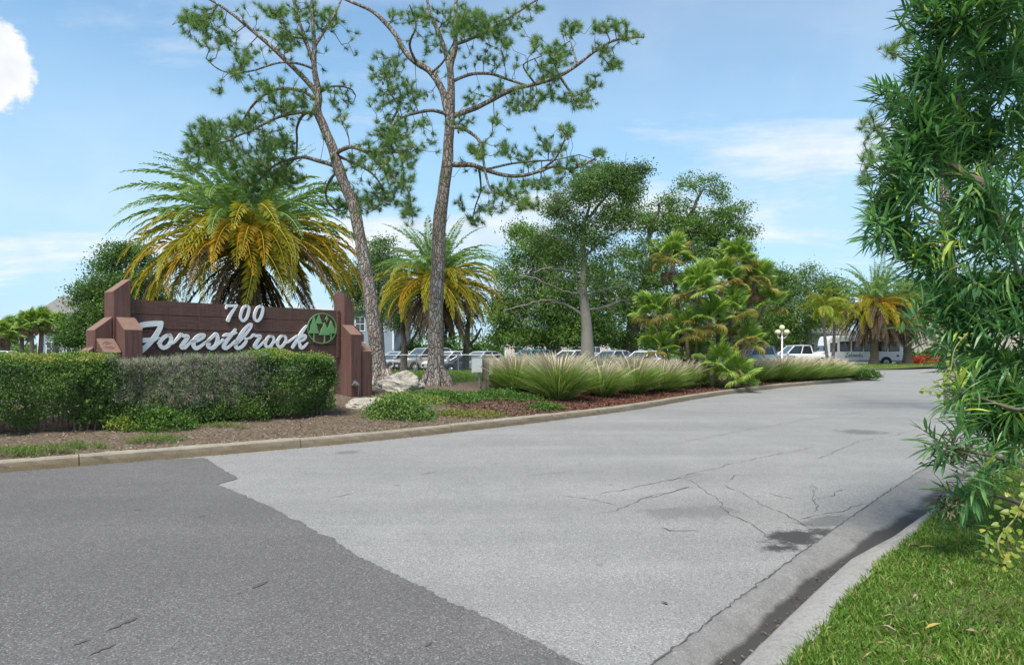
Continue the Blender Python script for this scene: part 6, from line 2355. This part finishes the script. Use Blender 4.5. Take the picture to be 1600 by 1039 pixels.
def vehicle(name, label, cat, kind, px, d, yaw, mat, zg=-.03, group=None, shine=False, scale=1.0):
    S = SHAPES[kind]
    x = (px - CX) * d / F
    root = thing(name, label, cat, (x, d, zg), yaw, group)
    root.scale = (scale,) * 3
    b_ = MB()
    loft(b_, S['st'])
    body = b_.build('body', mat, root, local=True, smooth=False)
    bx0, bx1, bw, bz = S['base']
    rx0, rx1, rw, rz = S['roof']
    # greenhouse: four panes and a roof carried by pillars
    B = {(i, j): np.array(((bx0, bx1)[i], (-bw, bw)[j], bz)) for i in (0, 1) for j in (0, 1)}
    Tt = {(i, j): np.array(((rx0, rx1)[i], (-rw, rw)[j], rz)) for i in (0, 1) for j in (0, 1)}

    def pane(n_, q, m):
        q = np.array(q)
        c_ = q.mean(0)
        nn_ = np.cross(q[1] - q[0], q[3] - q[0])
        nn_ = nn_ / np.linalg.norm(nn_)
        MB().add(np.concatenate([q, q - nn_ * .02]), [(0, 1, 2, 3), (7, 6, 5, 4), (0, 4, 5, 1), (1, 5, 6, 2), (2, 6, 7, 3), (3, 7, 4, 0)]).build(n_, m, root, local=True)
    pane('windscreen', [B[1, 0], B[1, 1], Tt[1, 1], Tt[1, 0]], M_SCREEN)
    pane('rear_window', [B[0, 1], B[0, 0], Tt[0, 0], Tt[0, 1]], M_GLASS)
    pane('side_window', [B[0, 0], B[1, 0], Tt[1, 0], Tt[0, 0]], M_GLASS)
    pane('side_window', [B[1, 1], B[0, 1], Tt[0, 1], Tt[1, 1]], M_GLASS)
    b_ = MB()
    loft(b_, [(rx0 - .06, rw * .9, rz - .03, rz + .02), (rx0 + .15, rw + .03, rz - .02, rz + .05), ((rx0 + rx1) / 2, rw + .03, rz - .02, rz + .07), (rx1 - .1, rw + .03, rz - .02, rz + .05), (rx1 + .06, rw * .9, rz - .04, rz + .01)], .03)
    for i in (0, 1):
        for j in (0, 1):
            edge_tubes(b_, [B[i, j]], [Tt[i, j]], .05, .045, 5)
    for j in (0, 1):
        for f_ in ((.45,) if kind != 'suv' else (.30, .62)):
            a_, c_ = B[0, j] * (1 - f_) + B[1, j] * f_, Tt[0, j] * (1 - f_) + Tt[1, j] * f_
            edge_tubes(b_, [a_], [c_], .045, .04, 4)
    b_.build('roof', mat, root, local=True)
    hw_ = max(s_[1] for s_ in S['st'])
    for xw in S['wb']:
        for sg in (-1, 1):
            a_ = MB()
            sweep(a_, [(xw, sg * (hw_ - .14), S['wr']), (xw, sg * (hw_ + .008), S['wr'])], S['wr'] * 1.16, 20)
            a_.build('wheel_arch', M_TRIM, root, local=True)
            w_ = obj('wheel', None, root, Matrix.Translation((xw, sg * (hw_ - .08), S['wr'])) @ Matrix.Scale(S['wr'] / .33, 4))
            obj('tyre', WM[0], w_)
            obj('rim', WM[1], w_)
    xf, xr = S['st'][-1][0], S['st'][0][0]
    zf_ = S['st'][-2][3]
    zr_ = S['st'][1][3]
    for sg in (-1, 1):
        b_ = MB()
        loft(b_, [(xf - .30, .10, zf_ - .17, zf_ - .02), (xf - .05, .15, zf_ - .18, zf_ - .06)], .03)
        MB_o = b_.build('headlight', M_LAMP, root, local=True)
        MB_o.location = (0, sg * .62, 0)
        b_ = MB()
        loft(b_, [(xr - .01, .13, zr_ - .22, zr_ - .04), (xr + .2, .13, zr_ - .22, zr_ - .02)], .03)
        MB_o = b_.build('tail_light', M_TAIL, root, local=True)
        MB_o.location = (0, sg * .64, 0)
        b_ = MB()
        b_.box(bx1 - .12, bx1 + .02, sg * (bw + .10) - .08, sg * (bw + .10) + .08, bz + .02, bz + .16)
        b_.build('mirror', mat, root, local=True)
    MB().box(xf - .12, xf + .01, -.45, .45, .40, S['st'][-1][3] - .08).build('grille', M_TRIM, root, local=True)
    MB().box(xf - .02, xf + .025, -.16, .16, .42, .54).build('number_plate', M_LAMP, root, local=True)
    if kind == 'pickup':
        MB().box(-2.7, -1.12, -.78, .78, 1.10, 1.125).build('load_bed', M_TRIM, root, local=True)
    return root


P_SILV, P_GREY, P_WHITE = paint('silver_paint', (.45, .49, .52)), paint('grey_beige_paint', (.36, .34, .31)), paint('white_paint', (.78, .79, .80))
P_DARK, P_TEAL, P_BLUE = paint('charcoal_paint', (.10, .11, .12)), paint('teal_paint', (.08, .22, .24)), paint('blue_grey_paint', (.16, .24, .34))
vehicle('parked_car', 'pale silver car parked at the far left of the row behind the leaning pine', 'car', 'sedan', 622, 50.5, R(228), P_SILV)
vehicle('parked_car', 'beige grey suv parked directly left of the right pine trunk', 'car', 'suv', 662, 50, R(222), P_GREY)
vehicle('parked_car', 'white sedan parked right of the right pine trunk', 'car', 'sedan', 704, 50, R(225), P_WHITE)
vehicle('parked_car', 'dark sedan parked low in front of the white sedan', 'car', 'sedan', 722, 48.6, R(205), P_DARK, scale=.8)
vehicle('parked_car', 'silver car with bright windscreen parked behind the utility box', 'car', 'sedan', 752, 50, R(228), P_SILV)
vehicle('parked_car', 'teal car roof showing over the fountain grass right of the utility box', 'car', 'suv', 826, 51, R(224), P_TEAL, scale=.92)
vehicle('parked_car', 'white car roof showing over the grass left of the bleached tree', 'car', 'sedan', 892, 51, R(225), P_WHITE, scale=1.06)
vehicle('parked_car', 'silver car roof showing over the grass right of the bleached tree', 'car', 'sedan', 955, 51, R(222), P_SILV, scale=1.05)
vehicle('parked_car', 'white car nearest the fan palms behind the grass', 'car', 'sedan', 1006, 51, R(226), P_WHITE, scale=1.02)
vehicle('parked_car', 'white car at the left edge of the view under the cabbage palms', 'car', 'sedan', -2, 62, R(185), P_WHITE)
vehicle('parked_truck', 'blue grey pickup parked between fan palms and globe lamp', 'truck', 'pickup', 1186, 60, R(190), P_BLUE, scale=1.02)
vehicle('parked_truck', 'white crew cab pickup parked nose to nose with the shuttle bus', 'truck', 'pickup', 1246, 64, R(182), P_WHITE, scale=1.06)

# ---- shuttle bus, front to the left
bd = 65.0
bx_ = (1332 - CX) * bd / F
bus = thing('shuttle_bus', 'white shuttle bus with dark windows parked behind the date palms', 'bus', (bx_, bd, -.03), R(178))
P_BUS = paint('bus_white', (.80, .81, .82), .35)
b_ = MB()
loft(b_, [(-4.5, 1.1, .55, 2.6), (-4.42, 1.18, .48, 2.86), (-4.0, 1.2, .45, 2.92), (2.2, 1.2, .45, 2.92), (2.55, 1.18, .45, 2.86), (2.75, 1.12, .45, 2.62), (2.95, 1.06, .45, 1.55)], .22)
body = b_.build('coach_body', P_BUS, bus, local=True)
b_ = MB()
loft(b_, [(2.7, 1.0, .45, 1.50), (3.2, 1.0, .45, 1.40), (4.0, .96, .45, 1.28), (4.3, .90, .48, 1.15), (4.42, .80, .55, 1.0)], .14)
b_.build('bonnet', P_BUS, bus, local=True)
for sg in (-1, 1):
    for k in range(5):
        x0 = -3.75 + k * 1.12
        w_ = MB().box(x0, x0 + .98, sg * 1.205 - .012, sg * 1.205 + .012, 1.45, 2.38).build('window', M_TRIM, bus, local=True)
        MB().box(x0 + .05, x0 + .93, sg * 1.220 - .006, sg * 1.220 + .006, 1.50, 2.33).build('pane', M_GLASS, w_, local=True)
    w_ = MB().box(1.95, 2.60, sg * 1.19 - .012, sg * 1.19 + .012, 1.40, 2.25).build('cab_window', M_SCREEN, bus, local=True)
    MB().box(-4.38, 2.9, sg * 1.19 - .02, sg * 1.19 + .02, .46, .62).build('skirt_panel', plain('grey_skirt', (.30, .31, .32), .6), bus, local=True)
    b_ = MB()
    edge_tubes(b_, [(2.9, sg * 1.05, 1.6)], [(3.2, sg * 1.35, 1.75)], .02, .02, 5)
    b_.box(3.12, 3.26, sg * 1.36 - .10, sg * 1.36 + .10, 1.58, 1.95)
    b_.build('mirror', M_TRIM, bus, local=True)
    for xw in (-2.55, 3.35):
        a_ = MB()
        sweep(a_, [(xw, sg * .95, .45), (xw, sg * (1.212 if xw < 0 else 1.01), .45)], .52, 22)
        a_.build('wheel_arch', M_TRIM, bus, local=True)
        w_ = obj('wheel', None, bus, Matrix.Translation((xw, sg * (1.09 if xw < 0 else .90), .42)))
        obj('tyre', WMB[0], w_)
        obj('rim', WMB[1], w_)
    b_ = MB()
    b_.box(4.25, 4.44, sg * .62 - .14, sg * .62 + .14, .78, .98)
    b_.build('headlight', M_LAMP, bus, local=True)
    MB().box(-4.53, -4.45, sg * .95 - .08, sg * .95 + .08, .9, 1.2).build('tail_light', M_TAIL, bus, local=True)
MB().add([(2.99, -.98, 1.50), (2.99, .98, 1.50), (2.76, .94, 2.42), (2.76, -.94, 2.42), (2.95, -.98, 1.50), (2.95, .98, 1.50), (2.72, .94, 2.42), (2.72, -.94, 2.42)],
         [(0, 1, 2, 3), (7, 6, 5, 4), (0, 4, 5, 1), (1, 5, 6, 2), (2, 6, 7, 3), (3, 7, 4, 0)]).build('windscreen', M_SCREEN, bus, local=True)
MB().box(4.30, 4.46, -.55, .55, .62, .76).build('bumper', M_TRIM, bus, local=True)
MB().box(-4.62, -4.44, -1.05, 1.05, .42, .6).build('bumper', M_TRIM, bus, local=True)
MB().box(-3.72, -3.5, 1.212, 1.224, .95, 1.12).build('fuel_flap', M_TRIM, bus, local=True)
# script lettering on the side that faces us (local +y), reading left to right in the photo = from front to back
M_INK = plain('navy_lettering', (.03, .04, .10), .5)
b_ = MB()
scr = [[(0, .30), (.10, .36), (.22, .34)], [(.13, .36), (.08, .10), (.0, .02), (-.06, .08)], [(.20, .05), (.27, .18), (.33, .17), (.30, .05), (.22, .06), (.36, .10), (.44, .19)], [(.46, .38), (.44, .06), (.52, .08), (.58, .18)],
       [(.68, .17), (.60, .14), (.60, .05), (.70, .08), (.70, .18), (.71, .05), (.78, .1)], [(.80, .17), (.81, .05), (.86, .17), (.91, .15), (.92, .05), (.99, .10)],
       [(1.08, .17), (1.0, .12), (1.02, .04), (1.10, .09), (1.13, .38), (1.12, .06), (1.2, .1)], [(1.33, .17), (1.24, .16), (1.32, .09), (1.24, .03)], [(-.1, -.04), (.5, -.01), (1.4, -.03)]]
for s_ in scr:
    q = catmull(np.array([(1.15 - x * 1.15, 1.215, .98 + y * .95) for x, y in s_]), 5)
    sweep(b_, q, .016, 4)
b_.build('lettering', M_INK, bus, local=True)

# ---- globe lamp post
ld = 57.0
lx = (1222 - CX) * ld / F
lamp = thing('street_lamp', 'white post lamp with five cream globes beside the pickups', 'street lamp', (lx, ld, -.03))
M_LWHITE = plain('white_lamp_paint', (.74, .74, .72), .45)
M_GLOBE = plain('cream_globe', (.80, .72, .50), .35, var=.04)
b_ = MB()
sweep(b_, [(0, 0, 0), (0, 0, .25), (0, 0, .35), (0, 0, 2.75)], [.16, .15, .08, .065], 12)
b_.build('post', M_LWHITE, lamp, local=True, smooth=True)


def globe_mesh(r_):
    b2 = MB()
    th = np.linspace(.05, math.pi - .05, 12)
    sweep(b2, np.c_[np.zeros(12), np.zeros(12), -r_ * np.cos(th)], r_ * np.sin(th), 18)
    return b2.mesh('globe', M_GLOBE, smooth=True)


GM = globe_mesh(.22)
obj('globe', GM, lamp, Matrix.Translation((0, 0, 3.45)))
b_ = MB()
sweep(b_, [(0, 0, 2.7), (0, 0, 3.25)], .04, 8)
for k in range(4):
    a_ = k * math.pi / 2 + .5
    o_ = np.array((math.cos(a_), math.sin(a_), 0)) * .48
    sweep(b_, [(0, 0, 2.55), o_ * .6 + (0, 0, 2.55), o_ + (0, 0, 2.72), o_ + (0, 0, 2.85)], .028, 7)
    obj('globe', GM, lamp, Matrix.Translation((o_[0], o_[1], 3.06)))
b_.build('bracket', M_LWHITE, lamp, local=True)


# ================================================================== buildings
def siding(name, col, pitch=.16):
    t_ = NT(name)
    p_ = t_.objc()
    s_ = t_.new('ShaderNodeSeparateXYZ')
    t_.l.new(p_, s_.inputs[0])
    w_ = t_.math('FRACT', t_.math('DIVIDE', s_.outputs[2], pitch))
    c_ = t_.mix(t_.noise(p_, .7, 4), tuple(v * .9 for v in col), tuple(v * 1.08 for v in col))
    return t_.pbr(c_, .75, t_.bump(w_, .6, .02), spec=.2)


t = NT('shingle_roof')
p = t.objc()
vv = t.voronoi(t.scale(p, (1, 1, 2.2)), 2.6, 'F1', 'Color')
M_SHING = t.pbr(t.mix(.5, (.20, .20, .19), t.mix(t.noise(p, 3, 4), (.13, .13, .125), (.27, .27, .25))), .9, t.bump(t.noise(p, 6, 3), .4, .03), spec=.1)
M_BWHITE = plain('white_trim_paint', (.72, .73, .73), .6, var=.05)
M_WGLASS = plain('window_glass', (.05, .065, .075), .08, 0, .7, .1)
M_SBLUE = siding('blue_grey_siding', (.27, .33, .38))
M_STUCCO = siding('cream_stucco', (.60, .55, .46), 9.0)
M_TAN = siding('tan_stucco', (.46, .42, .35), 9.0)


def building(label, loc, rz, L, D, H, wall, roofh, wins, gable='x', porch=None, name='apartment_house'):
    """front wall at local y=0 facing -y, x from 0 to L"""
    root = thing(name, label, 'building', loc, rz)
    MB().box(0, L, 0, D, -.3, H).build('wall', wall, root, local=True)
    for (x0, x1, z0, z1) in wins:
        f = MB()
        for q in ((x0 - .1, x1 + .1, z0 - .1, z0), (x0 - .1, x1 + .1, z1, z1 + .1), (x0 - .1, x0, z0, z1), (x1, x1 + .1, z0, z1), (x0, x1, (z0 + z1) / 2 - .03, (z0 + z1) / 2 + .03), ((x0 + x1) / 2 - .02, (x0 + x1) / 2 + .02, z0, z1)):
            f.box(q[0], q[1], -.06, .02, q[2], q[3])
        f = f.build('window', M_BWHITE, root, local=True)
        MB().box(x0 + .002, x1 - .002, -.02, -.008, z0 + .002, z1 - .002).build('pane', M_WGLASS, f, local=True)
    e = .5
    if gable == 'x':    # ridge along x
        V = [(-e, -e, H), (L + e, -e, H), (L + e, D / 2, H + roofh), (-e, D / 2, H + roofh), (-e, D + e, H), (L + e, D + e, H)]
        V += [(x, y, z - .15) for x, y, z in V]
        fs = [(0, 1, 2, 3), (3, 2, 5, 4), (7, 6, 9, 8), (8, 9, 10, 11), (0, 6, 7, 1), (4, 5, 11, 10), (0, 3, 9, 6), (3, 4, 10, 9), (1, 7, 8, 2), (2, 8, 11, 5)]
        MB().add(V, fs).build('roof', M_SHING, root, local=True)
        MB().add([(0, 0, H), (0, D, H), (0, D / 2, H + roofh - .2), (.12, 0, H), (.12, D, H), (.12, D / 2, H + roofh - .2)], [(0, 1, 2)[::-1], (3, 4, 5)]).build('gable', wall, root, local=True)
        MB().add([(L, 0, H), (L, D, H), (L, D / 2, H + roofh - .2)], [(0, 1, 2)]).build('gable', wall, root, local=True)
        b2 = MB()
        for x in (-e - .02, L + e + .02):
            edge_tubes(b2, [(x, -e, H - .1), (x, D + e, H - .1)], [(x, D / 2, H + roofh - .1)] * 2, .12, .12, 4)
        b2.build('barge_board', M_BWHITE, root, local=True)
    else:
        MB().box(-.3, L + .3, -.3, D + .3, H, H + roofh).build('roof', M_BWHITE, root, local=True)
    for x in (0, L):
        MB().box(x - .09, x + .09, -.05, .1, -.2, H - .01).build('corner_board', M_BWHITE, root, local=True)
    if porch:
        x0, x1, pz, pd = porch
        pr_ = MB().box(x0 - .3, x1 + .3, -pd - .3, -.01, pz, pz + .3).build('porch_roof', M_BWHITE, root, local=True)
        n_ = max(2, int((x1 - x0) / 1.5))
        for i in range(n_ + 1):
            x = x0 + (x1 - x0) * i / n_
            MB().box(x - .12, x + .12, -pd - .02, -pd + .22, -.2, pz - .002).build('column', M_BWHITE, root, local=True)
        MB().box(x0, x1, -pd + .06, -pd + .12, .75, .85).build('railing', M_BWHITE, root, local=True)
    return root


def atx(px, d, z=-.05):
    return ((px - CX) * d / F, d, z)


def wgrid(x0, n, step, w, rows):
    return [(x0 + i * step, x0 + i * step + w, z, z + 1.5) for i in range(n) for z in rows]


building('grey shingle roofed house with white porch at the far left', atx(60, 84), R(4), 13.5, 11, 6.0, M_SBLUE, 2.6, wgrid(1, 4, 2.4, 1.1, (1.0, 3.9)), 'x', (4.2, 8.2, 2.9, 2.2))
building('blue grey sided apartment block behind the parked cars', atx(548, 78), R(-3), 4.9, 10, 6.2, M_SBLUE, 2.0, wgrid(.6, 2, 2.2, 1.0, (.9, 3.8)), 'x')
building('low cream building glimpsed under the dark oak', atx(790, 92), R(2), 14, 8, 3.9, M_STUCCO, .35, wgrid(1.2, 5, 2.6, 1.2, (1.2,)), 'flat')
building('tan gabled building behind the white pickup', atx(1250, 92), R(14), 9, 9, 3.6, M_TAN, 2.0, [(1, 2.2, 1.0, 2.4)], 'x')
building('tan building wall behind the second date palm', atx(1405, 86), R(-5), 16, 9, 4.6, M_TAN, .35, [(5, 6.4, 1.0, 2.5)], 'flat')

# shed roof stair beside the lamp
# flower bed and shrubs far right
fb = P(1456, 566, 72)
low_plant('mass of orange red bedding flowers at the far end of the road', (fb.x - .6, 72, 0), 2.4, .9, .85, 2600, ML_RED, .20, 'flower_bed', .6, .5, LEAF_SM, 'flowers')
for k, (px, py, d, rx, h, lab) in enumerate([(1425, 560, 75, 1.6, 1.5, 'dark shrub directly behind the second date palm trunk'), (1470, 545, 78, 3.0, 2.2, 'green shrub behind the orange red flowers'), (1525, 552, 74, 2.4, 1.6, 'yellow green shrub right of the orange red flowers'),
                                             (1570, 555, 70, 2.6, 1.5, 'shrub seen through the oleander at the far right'),
  (645, 540, 66, 2.2, 2.6, 'green shrub behind the beige grey suv'), (700, 540, 67, 2.4, 2.4, 'green shrub behind the white sedan'), (755, 540, 66, 2.4, 2.5, 'green shrub behind the silver car by the utility box')]):
    low_plant(lab, ((px - CX) * d / F, d, 0), rx, 1.2, h, 2600, ML_HEDGEB if k != 2 else ML_VINE, .26, 'far_shrub', .3, .4, LEAF_OAK, 'shrub')
